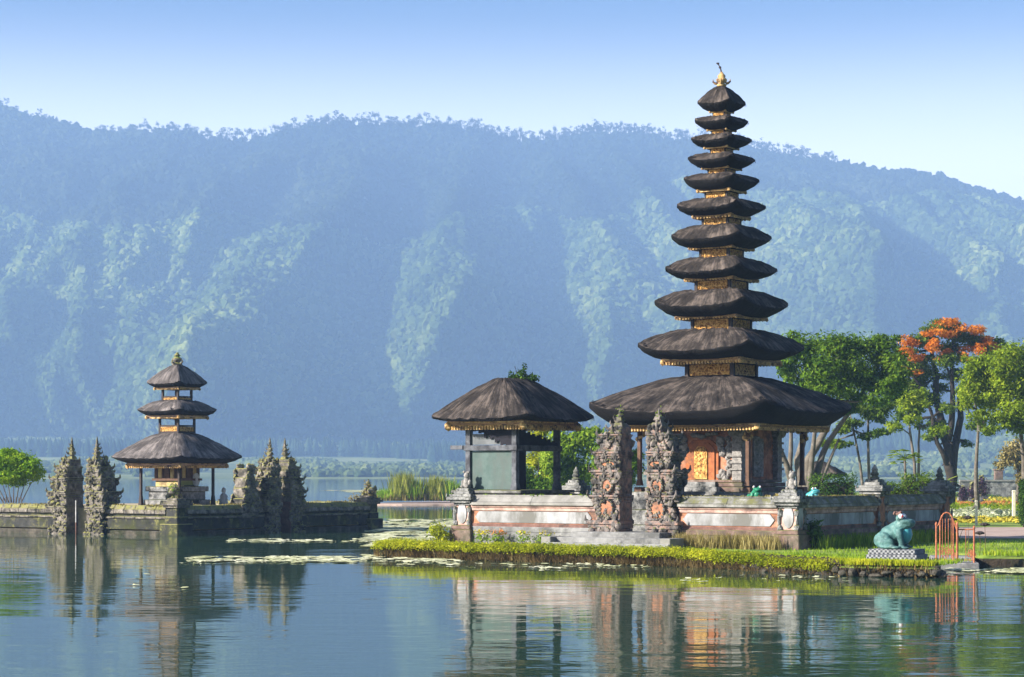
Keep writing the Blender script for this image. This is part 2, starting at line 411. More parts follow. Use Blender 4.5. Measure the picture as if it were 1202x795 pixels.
def land(name, outline, ztop, zbot, mats, label, cat, rim=.35, bumps=.0):
    """flat-topped land with a sloping bank"""
    bm = bmesh.new()
    pts = [Vector((x, y)) for x, y in outline]
    fine = []
    for i, a in enumerate(pts):                       # resample the bank so it can be uneven
        b = pts[(i + 1) % len(pts)]
        L = (b - a).length
        n = max(1, min(60, int(L / .5))) if L < 40 else max(1, int(L / 8))
        for k in range(n): fine.append(a.lerp(b, k / n))
    n = len(fine)
    area = sum(fine[i].x * fine[(i + 1) % n].y - fine[(i + 1) % n].x * fine[i].y for i in range(n))
    sgn = 1 if area > 0 else -1
    top, mid, low = [], [], []
    for i, p in enumerate(fine):
        t = (fine[(i + 1) % n] - fine[i - 1]).normalized()
        out = Vector((t.y, -t.x)) * sgn
        j = mnoise.noise((p.x * .8, p.y * .8, 3.1)) * .22
        top.append(bm.verts.new((p.x - out.x * rim, p.y - out.y * rim, ztop)))
        q = p + out * j
        mid.append(bm.verts.new((q.x, q.y, ztop * .72)))
        q = p + out * (j * .7 + rnd.uniform(-.06, .06))
        low.append(bm.verts.new((q.x, q.y, zbot)))
    f = bm.faces.new(top); f.material_index = 0
    for i in range(n):
        j = (i + 1) % n
        f = bm.faces.new((top[i], top[j], mid[j], mid[i])); f.material_index = 0
        f = bm.faces.new((mid[i], mid[j], low[j], low[i])); f.material_index = 1
    bmesh.ops.triangulate(bm, faces=[f for f in bm.faces if len(f.verts) > 4])
    bmesh.ops.recalc_face_normals(bm, faces=bm.faces)
    me = bpy.data.meshes.new(name); bm.to_mesh(me); bm.free()
    for m in mats: me.materials.append(m)
    o = bpy.data.objects.new(name, me); COL.objects.link(o)
    return tag(o, label, cat, kind='structure')

# ------------------------------------------------------------------ temple frame: x runs along the sunlit wall, y away from it
FR = R(-33.0)
AX = Vector((math.cos(FR), math.sin(FR))); AY = Vector((-AX.y, AX.x))
CORN = Vector((8.50, 67.2))                  # the enclosure's corner nearest the camera
NORN = Vector((-14.03, 92.6))                # the same corner of the small island
def tl(a, b, z=0.0, o=CORN):                  # a metres back along the sunlit wall, b metres in
    p = o - AX * a + AY * b
    return (p.x, p.y, z)
GZ = .3                                       # ground height of the temple island

shore = [(-3.8, 69.1), (-3.4, 70.6), (-2.5, 73.0), (-2.3, 74.6), (1.0, 80.0), (3.2, 85.0), (1.2, 95.0), (.4, 106), (2.0, 122), (6, 150), (14, 190), (22, 260), (95, 300),
         (110, 62.0), (17, 62.3), (14.4, 61.9), (13.2, 62.1), (12.6, 63.6), (11.5, 63.3), (11.0, 59.2), (10.6, 55.0), (8.6, 55.9), (6.6, 58.9), (4.75, 62.15), (2.2, 64.35), (0, 65.95), (-2.2, 67.75)]
land('island_ground', shore, GZ, -.8, [M['lawn'], M['soil']], 'grassy temple island with dark earth bank at the water', 'ground')

# ------------------------------------------------------------------ far shore, mountain and its forest
RIDGE = [(-500, 170), (-300, 140), (-120, 130), (0, 128), (20, 134), (60, 146), (110, 160), (150, 160), (180, 158), (215, 160), (250, 168), (300, 170), (340, 160), (375, 150),
         (420, 151), (470, 152), (520, 154), (560, 157), (590, 166), (630, 170), (650, 167), (700, 159), (740, 159), (800, 167), (880, 176), (905, 182), (950, 190), (1000, 197),
         (1030, 204), (1060, 202), (1100, 210), (1130, 221), (1160, 230), (1202, 243), (1300, 268), (1450, 300), (1800, 330)]
_rx = np.array([p[0] for p in RIDGE], float); _ry = np.array([p[1] for p in RIDGE], float)
YR0 = 3000.0
def ridge(X):
    """crest of the mountain: depth and height at world x"""
    Y = YR0 + 60 * np.sin(X / 310.0) + 35 * np.sin(X / 127.0 + 1)
    px = 601 + FPX * X / Y
    py = np.interp(px, _rx, _ry)
    return Y, CAMH + (HOR - py) / FPX * Y
def vnoise(X, Y, seed):
    """cheap smooth value noise on arrays"""
    xi, yi = np.floor(X).astype(int), np.floor(Y).astype(int)
    fx, fy = X - xi, Y - yi
    fx, fy = fx * fx * (3 - 2 * fx), fy * fy * (3 - 2 * fy)
    def h(a, b):
        v = np.sin(a * 127.1 + b * 311.7 + seed * 74.7) * 43758.5453
        return v - np.floor(v)
    return (h(xi, yi) * (1 - fx) + h(xi + 1, yi) * fx) * (1 - fy) + (h(xi, yi + 1) * (1 - fx) + h(xi + 1, yi + 1) * fx) * fy
SPURS = [  # top column in the photo, how far left it runs on the way down, width, reach, start and end height
    (475, 150, 110, 400, .84, .05), (650, 150, 120, 460, .72, .0), (560, 60, 60, 200, .92, .45), (1005, 95, 120, 430, .86, .0), (860, 140, 100, 340, .62, .0), (400, 90, 60, 200, .6, .0), (760, 60, 70, 220, .5, .0),
    (300, 150, 120, 170, .80, .1), (130, 140, 120, 170, .85, .1), (1120, 60, 55, 160, .80, .2), (1210, 60, 80, 220, .90, .0), (740, 70, 50, 200, .62, .1), (-60, 140, 120, 220, .9, .1)]
def slope_point(X, s):
    """X along the range, s from the foot (0) to the crest (1)"""
    Yr, H = ridge(X)
    d = 560 * (1 - s) ** 1.05
    for pc, run, w, reach, s1, s0 in SPURS:
        xc = (pc - 601 - run * (1 - s)) / FPX * 2800
        wm = w * 2800 / FPX * (.42 + .75 * (1 - s))
        env = np.clip((s1 - s) / .35, 0, 1) * np.clip((s - s0 + .15) / .2, 0, 1)
        d = d + .66 * reach * env * np.clip(1 - np.where(X < xc, (xc - X) / (1.55 * wm), (X - xc) / (.75 * wm)), 0, 1) ** 1.15
    u_ = X + 170 * (1 - s)
    g0 = 1 - np.abs(2 * vnoise(u_ / 150 + .6 * vnoise(X / 90, s * 4, 2), s * 1.7, 12) - 1)
    d = d + g0 ** 1.3 * 120 * np.clip(s * 4, 0, 1) * np.clip((.92 - s) * 4, 0, 1)
    g = 1 - np.abs(2 * vnoise(X / 85 + s * 2.2, s * 3.0, 5) - 1)
    g2 = 1 - np.abs(2 * vnoise(X / 36 + s * 3.0, s * 7.0, 9) - 1)
    d = d + (g * 85 + g2 * 40) * np.clip(s * 4, 0, 1) * np.clip((1.02 - s) * 5, 0, 1)
    z = 26 + (H - 26) * s ** .95
    return Yr - d, z
NX, NS = 420, 110
Xs = np.linspace(-1250, 1350, NX)
ss = np.linspace(0, 1, NS)
XX, SS = np.meshgrid(Xs, ss)
YY, ZZ = slope_point(XX, SS)
V = np.stack([XX, YY, ZZ], -1).reshape(-1, 3)
back = np.stack([Xs, ridge(Xs)[0] + 260, ridge(Xs)[1] - 150], -1)       # the far side falls away
V = np.concatenate([V, back])
idx = np.arange((NS + 1) * NX).reshape(NS + 1, NX)
F = np.stack([idx[:-1, :-1], idx[:-1, 1:], idx[1:, 1:], idx[1:, :-1]], -1).reshape(-1, 4)
o = np_mesh('mountain', V, F, M['mountain'], smooth=True)
tag(o, 'steep forested crater wall rising behind the lake', 'mountain', kind='structure')

# the plain between the far waterline and the foot of the wall, rising gently with low swells
def plain_z(X, Y):
    t = np.clip((Y - 1130) / 1100, 0, 1)
    z = 26 * t ** 1.5 + 7 * (vnoise(X / 260 + 3, Y / 200, 2) - .45) * np.clip(t * 3, 0, 1)
    # a wooded spur comes down to the plain on the right
    z = z + 118 * np.exp(-((X - 640) / 190.0) ** 2 - ((Y - 1900) / 330.0) ** 2)
    return np.where(Y < 1145, np.maximum(-.6, (Y - 1130) * .07 - .3), z + .7)
px_, py_ = np.meshgrid(np.linspace(-1250, 1350, 130), np.concatenate([np.linspace(1122, 1160, 8), np.linspace(1180, 2700, 90)]))
V = np.stack([px_, py_, plain_z(px_, py_)], -1).reshape(-1, 3)
n2, n1 = px_.shape
idx = np.arange(n1 * n2).reshape(n2, n1)
F = np.stack([idx[:-1, :-1], idx[:-1, 1:], idx[1:, 1:], idx[1:, :-1]], -1).reshape(-1, 4)
tag(np_mesh('far_shore', V, F, M['meadow'], smooth=True), 'pale green fields on the far shore of the lake', 'ground', kind='structure')

# foliage protos live outside the scene's collection; geometry nodes set them out
def crown_mesh(name, mt, sub=2, jit=.28, flat=1.0, seed=0):
    vs, fs = ICO[sub]
    v = []
    for p in vs:
        k = 1 + jit * 2.2 * mnoise.noise((p[0] * 2.1 + seed * 9, p[1] * 2.1, p[2] * 2.1)) + rnd.uniform(-jit, jit) * .6
        v.append((p[0] * k, p[1] * k, p[2] * k * flat))
    me = bpy.data.meshes.new(name); me.from_pydata(v, [], fs); me.materials.append(mt)
    return me
def cone_mesh(name, mt):
    b = MB()
    for z, r in ((0, .32), (.28, .27), (.52, .2), (.74, .12)):
        b.lathe([(r, z), (r * .55, z + .16), (.01, z + .34)], n=7)
    me = bpy.data.meshes.new(name); me.from_pydata(b.v, [], b.f); me.materials.append(mt)
    return me
def proto_collection(name, meshes):
    c = bpy.data.collections.new(name)
    for i, me in enumerate(meshes):
        c.objects.link(bpy.data.objects.new(me.name, me))
    return c
def scatter(name, pts, scales, coll, label, cat):
    """uncountable far-off trees: one object of points, a crown set on each"""
    me = bpy.data.meshes.new(name)
    pts = np.asarray(pts, np.float32)
    me.vertices.add(len(pts)); me.vertices.foreach_set('co', pts.ravel())
    at = me.attributes.new('size', 'FLOAT', 'POINT'); at.data.foreach_set('value', np.asarray(scales, np.float32))
    o = bpy.data.objects.new(name, me); COL.objects.link(o)
    g = bpy.data.node_groups.new(name, 'GeometryNodeTree')
    g.interface.new_socket('Geometry', in_out='INPUT', socket_type='NodeSocketGeometry')
    g.interface.new_socket('Geometry', in_out='OUTPUT', socket_type='NodeSocketGeometry')
    N = g.nodes
    gi, go = N.new('NodeGroupInput'), N.new('NodeGroupOutput')
    mp = N.new('GeometryNodeMeshToPoints')
    ci = N.new('GeometryNodeCollectionInfo'); ci.inputs['Collection'].default_value = coll; ci.inputs['Separate Children'].default_value = True; ci.inputs['Reset Children'].default_value = True
    ip = N.new('GeometryNodeInstanceOnPoints'); ip.inputs['Pick Instance'].default_value = True
    na = N.new('GeometryNodeInputNamedAttribute'); na.data_type = 'FLOAT'; na.inputs['Name'].default_value = 'size'
    rv = N.new('FunctionNodeRandomValue'); rv.data_type = 'FLOAT_VECTOR'; rv.inputs[1].default_value = (0, 0, 6.28); rv.inputs[0].default_value = (0, 0, 0)
    L = g.links.new
    L(gi.outputs[0], mp.inputs[0]); L(mp.outputs[0], ip.inputs['Points']); L(ci.outputs[0], ip.inputs['Instance'])
    L(rv.outputs[0], ip.inputs['Rotation']); L(na.outputs[0], ip.inputs['Scale']); L(ip.outputs[0], go.inputs[0])
    md = o.modifiers.new('trees', 'NODES'); md.node_group = g
    return tag(o, label, cat, kind='stuff')
crowns = proto_collection('forest_crowns', [crown_mesh('tree_crown', M['forest'], 2, .3, f, i) for i, f in enumerate((1.0, 1.25, .85, 1.1))])
shade_set = proto_collection('shade_crowns', [crown_mesh('dark_crown', M['forest_shade'], 2, .3, f, i + 11) for i, f in enumerate((1.0, 1.3, .9))])
lights = proto_collection('light_crowns', [crown_mesh('light_crown', M['forest_light'], 2, .3, f, i + 5) for i, f in enumerate((.8, .7, 1.0))])
cones = proto_collection('conifers', [cone_mesh('conifer_tree', M['conifer'])])

n = 120000
sx, s_ = rng.uniform(-1150, 1250, n), rng.uniform(0, 1, n) ** .9
Y, Z = slope_point(sx, s_)
size = (2.0 + 4.6 * rng.random(n) ** 1.8) * (1 + .35 * (vnoise(sx / 60, s_ * 9, 4) - .5))
keep = np.abs((sx / Y * FPX)) < 760
high = s_ + .22 * (vnoise(sx / 110, s_ * 5, 21) - .5) - .16 * np.clip((sx - 100) / 500, -.6, 1) > .70  # crowns up here get the colour that carries shade and thinner haze
scatter('mountain_forest', np.stack([sx, Y, Z + size * .45], -1)[keep & ~high], size[keep & ~high], crowns, 'dense hazy green forest clothing the lower mountain wall', 'forest')
scatter('crest_forest', np.stack([sx, Y, Z + size * .45], -1)[keep & high], size[keep & high], shade_set, 'forest below the mountain crest with its shade put into the leaf colour', 'forest')
# wooded foot hill and scrub on the plain
n = 9000
sx, sy = rng.uniform(120, 1000, n), rng.uniform(1500, 2350, n)
hz_ = np.exp(-((sx - 640) / 190.0) ** 2 - ((sy - 1900) / 330.0) ** 2)
k = (hz_ > .12) & (np.abs(sx / sy * FPX) < 720)
scatter('hill_forest', np.stack([sx, sy, plain_z(sx, sy) + 2], -1)[k], rng.uniform(3, 6, n)[k], lights, 'lighter green woods on the low hill at right', 'forest')
n = 11000
sx, sy = rng.uniform(-520, 640, n), rng.uniform(1150, 1750, n)
k = (vnoise(sx / 55, sy / 70, 8) + .25 * vnoise(sx / 15, sy / 20, 2) > np.where(sy < 1350, .66, .55)) & (np.abs(sx / sy * FPX) < 680)
scatter('shore_scrub', np.stack([sx, sy, plain_z(sx, sy) + 1.2], -1)[k], rng.uniform(1.4, 3.8, n)[k], lights, 'scattered hazy bushes along the far shore fields', 'scrub')
n = 3600
sx, sy = rng.uniform(-560, 420, n), rng.uniform(1740, 1960, n)
k = (np.abs(sx / sy * FPX) < 700) & (vnoise(sx / 150, sy / 300, 3) > .25)
scatter('conifer_plantation', np.stack([sx, sy, plain_z(sx, sy) - 1], -1)[k], rng.uniform(11, 17, n)[k], cones, 'dark belt of conifers at the foot of the mountain', 'forest')
n = 9000
sx, sy = rng.uniform(-620, 900, n), rng.uniform(1960, 2480, n)
k = (np.abs(sx / sy * FPX) < 720)
scatter('foothill_woods', np.stack([sx, sy, plain_z(sx, sy) + 3], -1)[k], rng.uniform(4, 8, n)[k], lights, 'pale hazy woods above the dark conifer belt', 'forest')

# the trees one can tell apart on the skyline
def ridge_tree_mesh(seed):
    r = random.Random(seed)
    b = MB(); b.m = 0
    h = r.uniform(13, 19)
    b.tube([(0, 0, -3), (r.uniform(-.4, .4), 0, h * .5), (r.uniform(-.8, .8), 0, h * .85)], [.45, .32, .15], 5)
    b.m = 1
    for k in range(r.randint(5, 9)):
        z = h * r.uniform(.45, 1.0); a = r.uniform(0, 6.28); q = r.uniform(.4, 3.6)
        c = (q * math.cos(a), q * math.sin(a), z)
        b.m = 0; b.tube([(0, 0, z - 2.2), (c[0], c[1], z)], [.16, .07], 4)
        b.m = 1
        for j in range(34):
            d = (r.gauss(0, .75), r.gauss(0, .75), r.gauss(0, .6))
            p = Vector(c) + Vector(d) * 1.35
            u_ = Vector((r.gauss(0, 1), r.gauss(0, 1), r.gauss(0, 1))).normalized() * r.uniform(.5, 1.0)
            w_ = u_.orthogonal().normalized() * r.uniform(.25, .5)
            b.add([p - u_, p + w_, p + u_, p - w_], [(0, 1, 2, 3)])
    me = bpy.data.meshes.new('ridge_tree'); me.from_pydata(b.v, [], b.f)
    me.materials.append(M['bark']); me.materials.append(M['ridge_leaf']); me.polygons.foreach_set('material_index', b.mi)
    return me
rt = [ridge_tree_mesh(s) for s in range(9)]
pxs = []
x = -6.0
while x < 1210 and len(pxs) < 292:
    dens = (3.1 + 1.2 * mnoise.noise((x * .05, 0, 1))) * (2.0 if x < 120 else 1.3 if x < 250 else 1)
    pxs.append(x + rnd.uniform(-1, 1)); x += dens
for px in pxs:
    X = gx(px, YR0)
    Y, H = ridge(np.array([X]))
    t = bpy.data.objects.new('ridge_tree', rnd.choice(rt)); COL.objects.link(t)
    t.location = (X, float(Y[0]) + rnd.uniform(-14, 0), float(H[0]) - 2)
    sc_ = rnd.uniform(.85, 1.3) * (.7 if px < 120 else 1) * (1 + .25 * mnoise.noise((px * .04, 3, 0)))
    t.scale = (sc_ * rnd.uniform(.8, 1.3), sc_, sc_); t.rotation_euler = (0, 0, rnd.uniform(0, 6.28))
    tag(t, 'tall thin tree standing out against the sky on the mountain crest', 'tree', 'trees along the mountain skyline')

# ------------------------------------------------------------------ the haze over the lake
m = bpy.data.materials.new('haze'); m.use_nodes = True
nt = m.node_tree; nt.nodes.remove(nt.nodes['Principled BSDF'])
pv = nt.nodes.new('ShaderNodeVolumePrincipled')
pv.inputs['Color'].default_value = (.41, .63, 1.0, 1)
pv.inputs['Density'].default_value = HAZE_DENSITY
pv.inputs['Anisotropy'].default_value = 0.0
nt.links.new(pv.outputs[0], nt.nodes['Material Output'].inputs['Volume'])
b = MB(); b.box(0, 1590, 264, 6900, 3480, 532)
tag(b.build('haze', m), 'blue morning haze over the lake', 'haze', kind='stuff')

# ------------------------------------------------------------------ thatched roofs
def eave_outline(n, m=9.0):
    """unit square with slightly rounded corners: (x, y, cornerness)"""
    out = []
    for side in range(4):
        for k in range(n):
            t = -1 + 2 * k / n
            x, y = ((t, -1), (1, t), (-t, 1), (-1, -t))[side]
            q = (abs(x) ** m + abs(y) ** m) ** (-1 / m) * 1.06
            out.append((x * q, y * q, abs(t) ** 3.0))
    return out
def thatch_roof(parent, hx, hy, rx, ry, ztop, zedge, zbot, lift, brx, bry, power, dip, tm, n=22, shag=1.0):
    """thick palm-fibre roof: convex slopes, upturned corners, a deep cut edge sloping in underneath"""
    ol = eave_outline(n)
    P = len(ol)
    big = max(hx, hy)
    qs = [0, .08, .18, .3, .42, .55, .68, .8, .9, .97, 1.0]
    rows, uvs = [], []
    per = 8 * (hx + hy) / 2 / P
    seed = rnd.uniform(0, 50)
    j = lambda i, q, a: a * shag * mnoise.noise((i * .9 + seed, q * 5, seed)) + a * .7 * shag * rnd.uniform(-1, 1)
    for q in qs:
        row = []
        for i, (x, y, c) in enumerate(ol):
            ix, iy = rx * x, ry * y
            X, Y = ix + (hx * x - ix) * q, iy + (hy * y - iy) * q
            ze = zedge + lift * c
            z = ze + (ztop - ze) * (1 - q ** power) - dip * max(0, 1 - q / .3) ** 2
            z += j(i, q, .018 * big ** .5 + .010)
            row.append((X, Y, z))
        rows.append(row)
    under = []
    for q, w in ((1.0, .10), (.93, .50), (.80, .97), (.62, 1.0), (.35, 1.0)):
        row = []
        for i, (x, y, c) in enumerate(ol):
            if q > .75:
                f = (1 - q) / .2
                ox, oy = hx + (brx * 1.03 - hx) * f, hy + (bry * 1.03 - hy) * f
            else:
                ox, oy = brx * q, bry * q
            ze = zedge + lift * c
            zb = zbot + lift * .25 * c
            z = ze + (zb - ze) * w + (j(i, q, .036) if q > .9 else 0)
            row.append((ox * x, oy * y, z))
        under.append(row)
    V = [p for r in rows for p in r]
    F, UV = [], []
    for a in range(len(rows) - 1):
        for i in range(P):
            k = (i + 1) % P
            F.append((a * P + i, a * P + k, (a + 1) * P + k, (a + 1) * P + i))
            v0, v1 = qs[a] * big * 1.2, qs[a + 1] * big * 1.2
            UV += [(i * per, v0), ((i + 1) * per, v0), ((i + 1) * per, v1), (i * per, v1)]
    n_top = len(F)
    if rx > .02:
        F.append(tuple(range(P))[::-1]); UV += [(V[i][0], V[i][1] * .1) for i in range(P)][::-1]
    base = len(V)
    allu = [rows[-1]] + under
    V += [p for r in under for p in r]
    first = (len(rows) - 1) * P
    for a in range(len(allu) - 1):
        o0 = first if a == 0 else base + (a - 1) * P
        o1 = base + a * P
        for i in range(P):
            k = (i + 1) % P
            F.append((o0 + i, o0 + k, o1 + k, o1 + i)); UV += [(0, 0)] * 4
    me = bpy.data.meshes.new('roof'); me.from_pydata(V, [], F)
    lay = me.uv_layers.new(name='UVMap'); lay.data.foreach_set('uv', [c for uv in UV for c in uv])
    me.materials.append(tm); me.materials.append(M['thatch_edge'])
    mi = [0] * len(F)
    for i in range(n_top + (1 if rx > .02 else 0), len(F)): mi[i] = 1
    me.polygons.foreach_set('material_index', mi)
    sm = [True] * len(F); me.polygons.foreach_set('use_smooth', sm)
    o = bpy.data.objects.new('roof', me); COL.objects.link(o); o.parent = parent
    # loose fibre ends along the cut edge
    b = MB()
    for k in range(int(420 * big ** .7)):
        i = rnd.randrange(P); i2 = (i + 1) % P; t = rnd.random()
        A = Vector(rows[-1][i]).lerp(Vector(rows[-1][i2]), t)
        inn = Vector((A.x, A.y, 0)).normalized()
        L = rnd.uniform(.04, .15); w = rnd.uniform(.007, .018)
        s = Vector((-inn.y, inn.x, 0))
        up = A - inn * L * 1.1 + Vector((0, 0, L * .7)); dn = A + inn * L * .22 - Vector((0, 0, L * .75))
        b.add([up - s * w, up + s * w, dn + s * w * .3, dn - s * w * .3], [(0, 1, 2, 3)])
    b.build('loose_fibre', M['thatch_edge'], o)
    return o

def eave_board(parent, bx, by, z0, z1, dent=True, mats=None):
    """gilded board under the thatch with a row of carved teeth and small corner brackets"""
    h = z1 - z0
    b = MB()
    t = max(.05, bx * .05)
    b.ring(bx, by, t, z0 + h * .52, z1)
    e = b.build('eave_board', mats or M['eave_wood'], parent)
    g = MB()
    g.ring(bx * 1.012 + .012, by * 1.012 + .012, t, z0 + h * .72, z0 + h * .86)
    g.ring(bx * .965, by * .965, t, z0 + h * .05, z0 + h * .5)
    if dent:
        k = max(6, int(bx * 2 / .11))
        for i in range(k):
            f = -1 + 2 * (i + .5) / k
            for sx, sy in ((0, -1), (0, 1), (-1, 0), (1, 0)):
                x = sx * (bx * .985) + (1 - abs(sx)) * f * bx; y = sy * (by * .985) + (1 - abs(sy)) * f * by
                g.box(x, y, z0 + h * .12, .055, .055, h * .5, top=1.2)
    for sx in (-1, 1):
        for sy in (-1, 1):
            g.lump((sx * bx * .99, sy * by * .99, z0 + h * .35), (max(.05, h * .55), max(.05, h * .55), h * .62), jit=.2)
    g.build('gilt_trim', M['gold'], e)
    return e

def gold_panel(parent, hx, hy, z0, z1, axis, sign, half, name='gilt_panel', split=1):
    """openwork gilded carving set on one face of a box"""
    b = MB()
    n = max(5, int(half * 2 / .075)); r = max(2, int((z1 - z0) / .075))
    b_frame = MB()
    off = (hy if axis == 'x' else hx)
    def put(u, w, z, ww, hh, dd, B):
        if axis == 'x': B.box(u, sign * (off + w), z, ww, dd, hh)
        else: B.box(sign * (off + w), u, z, dd, ww, hh)
    for s in (-1, 1):
        put(0, .018, (z0 + z1) / 2 + s * ((z1 - z0) / 2 - .015), half * 2, .03, .036, b)
        put(s * (half - .015), .018, (z0 + z1) / 2, .03, z1 - z0 - .062, .034, b)
    for i in range(n):
        for k in range(r):
            u = -half + half * 2 * (i + .5) / n; z = z0 + (z1 - z0) * (k + .5) / r
            q = .028 * rnd.uniform(.7, 1.5)
            c = (u, sign * (off + .012), z) if axis == 'x' else (sign * (off + .012), u, z)
            rr = (q * 1.2, .022, q * 1.1) if axis == 'x' else (.022, q * 1.2, q * 1.1)
            b.lump(c, rr, jit=.3)
    put(0, .004, (z0 + z1) / 2, half * 2 - .02, z1 - z0 - .02, .008, b)
    return b.build(name, M['gold_carving'], parent)

def tier_box(parent, h, z0, z1, panel=True, mats=None):
    """the narrow wooden storey between two roofs"""
    b = MB()
    b.box(0, 0, (z0 + z1) / 2, h * 1.72, h * 1.72, z1 - z0)
    for sx in (-1, 1):
        for sy in (-1, 1):
            b.box(sx * h * .93, sy * h * .93, (z0 + z1) / 2, h * .14, h * .14, z1 - z0)
    H = z1 - z0
    o = b.build('tier_box', mats or M['dark_wood'], parent)
    if panel:
        gold_panel(o, h * .92, h * .92, z0 + min(H * .35, .12), z1 - .06, 'x', -1, h * .82)
        gold_panel(o, h * .92, h * .92, z0 + min(H * .35, .12), z1 - .06, 'y', 1, h * .82)
    return o

# ------------------------------------------------------------------ the eleven-roofed tower
mc = tl(5.28, 5.5, GZ)
S1 = 34.8
def zc(y, S=S1): return CAMH + (HOR - y) / S - GZ
tower = thing('meru_tower', 'tall pagoda tower with eleven stacked black thatched roofs inside the red walled enclosure', 'pagoda', mc, FR)
TIERS = [(159, 479, 437, 500, 129, 507), (101, 409, 385, 423, 71, 432), (81, 358, 339, 373, 55, 378), (68, 318, 301, 328, 44, 333), (61, 280, 263, 292, 39, 295.5),
         (54, 244, 232, 254, 34, 260), (46, 212, 203, 224, 29, 229), (41, 188, 179, 198, 23.5, 201.5), (37, 165, 156.5, 173.5, 20.5, 177.5), (32.5, 143, 135.5, 152.7, 17, 156), (29.3, 121.5, 101.5, 131.4, 14, 134.5)]
NECK = [44, 37, 32.5, 27, 24, 20.5, 17, 14, 12.5, 11, 3.0]
for i, (tip, ty, topy, by, bh, bz) in enumerate(TIERS):
    h = tip / 1.383 / S1; hb = bh / 1.383 / S1; hn = NECK[i] / 1.383 / S1
    lift = (.36, .29, .26, .23, .21, .19, .17, .15, .14, .13, .12)[i]
    p = 1.35 if i == 0 else (1.5 if i == 10 else 2.0)
    dip = 0 if i == 10 else (.10 if i else .08)
    r = thatch_roof(tower, h, h, hn * .9, hn * .9, zc(topy) + dip * .6 - (.16 if i == 0 else .10 if i < 10 else 0), zc(ty) - lift * .55, zc(by) - .04, lift, hb, hb, p, dip, M['thatch'], n=26 if i < 4 else 18)
    eave_board(r, hb, hb, zc(bz) + (.38 if i else .08) * (zc(by) - zc(bz)), zc(by) + .02, dent=i < 6)
    if i < 10:
        nb = TIERS[i + 1]
        tier_box(tower, hn, zc(topy) - .25, zc(nb[5]) + .38 * (zc(nb[3]) - zc(nb[5])) + .05, panel=True)
# crown ornament and leaning staff at the very top
b = MB()
b.lathe([(.15, 0), (.17, .06), (.10, .10), (.17, .16), (.19, .24), (.12, .3), (.14, .36), (.07, .44), (.03, .5)], cz=zc(102), n=12)
for k in range(4):
    a = k * math.pi / 2 + .4
    b.horn((.13 * math.cos(a), .13 * math.sin(a), zc(102) + .1), (math.cos(a), math.sin(a)), .2)
fin = b.build('crown_finial', M['gold'], tower, smooth=True)
b = MB()
zt = zc(102)
b.tube([(0, 0, zt + .45), (-.05, .02, zt + .62), (-.13, .03, zt + .76)], [.028, .024, .02], 6)
b.lump((-.16, .03, zt + .8), (.06, .05, .045))
b.lump((-.07, .02, zt + .66), (.05, .04, .05))
b.build('leaning_staff', M['dark_wood'], fin)

# stone platform and brick shrine under the lowest roof
B_H = 1.34
b = MB()
zp = zc(577)
b.box(0, 0, .3, 5.6, 5.6, .6); b.box(0, 0, .85, 5.0, 5.0, .5, top=.97); b.box(0, 0, (1.1 + zp) / 2, 4.5, 4.5, zp - 1.1)
plat = b.build('platform', M['stone'], tower, bevel=.02)
b = MB()
b.ring(B_H + .34, B_H + .34, .3, zp, zp + .16); b.ring(B_H + .26, B_H + .26, .26, zp + .17, zp + .30); b.ring(B_H + .17, B_H + .17, .17, zp + .31, zp + .40)
b.build('plinth_moulding', M['brick_base'], tower, bevel=.015)
zt1 = zc(505)
b = MB(); b.box(0, 0, (zp + zt1) / 2 + .1, B_H * 2, B_H * 2, zt1 - zp + .2)
body = b.build('shrine_wall', M['orange'], tower)
b = MB()
for sx in (-1, 1):                                  # grey corner pilasters, capitals, window reliefs
    for sy in (-1, 1):
        b.box(sx * B_H, sy * B_H, (zp + zt1) / 2 + .2, .34, .34, zt1 - zp - .3)
        for k in range(6): b.box(sx * B_H, sy * B_H, zp + .75 + k * .22, .44, .44, .07)
        b.box(sx * B_H, sy * B_H, zt1 - .12, .5, .5, .2, top=1.2)
for s, ax in ((-1, 'x'), (1, 'y')):
    for u, w in (((-.98, .2), (.98, .2)) if ax == 'x' else ((0, .52),)):
        for k in range(12 if ax == 'x' else 22):
            z = zp + .5 + (zt1 - zp - .75) * (k + .5) / (12 if ax == 'x' else 22)
            q = w * (.55 + .3 * abs(math.sin(k * 1.3)))
            if ax == 'x': b.lump((u + .05 * math.sin(k * 2.2), s * (B_H + .03), z), (q * .7, .09, .1))
            else: b.lump((rnd.uniform(-.02, .02) + s * (B_H + .03), u + rnd.uniform(-.12, .12), z), (.09, q * .75, .08))
    if ax == 'y':
        b.box(B_H + .02, 0, (zp + zt1) / 2 + .1, .07, .72, zt1 - zp - .8)
b.build('carved_pilaster', M['pale_stone'], body)
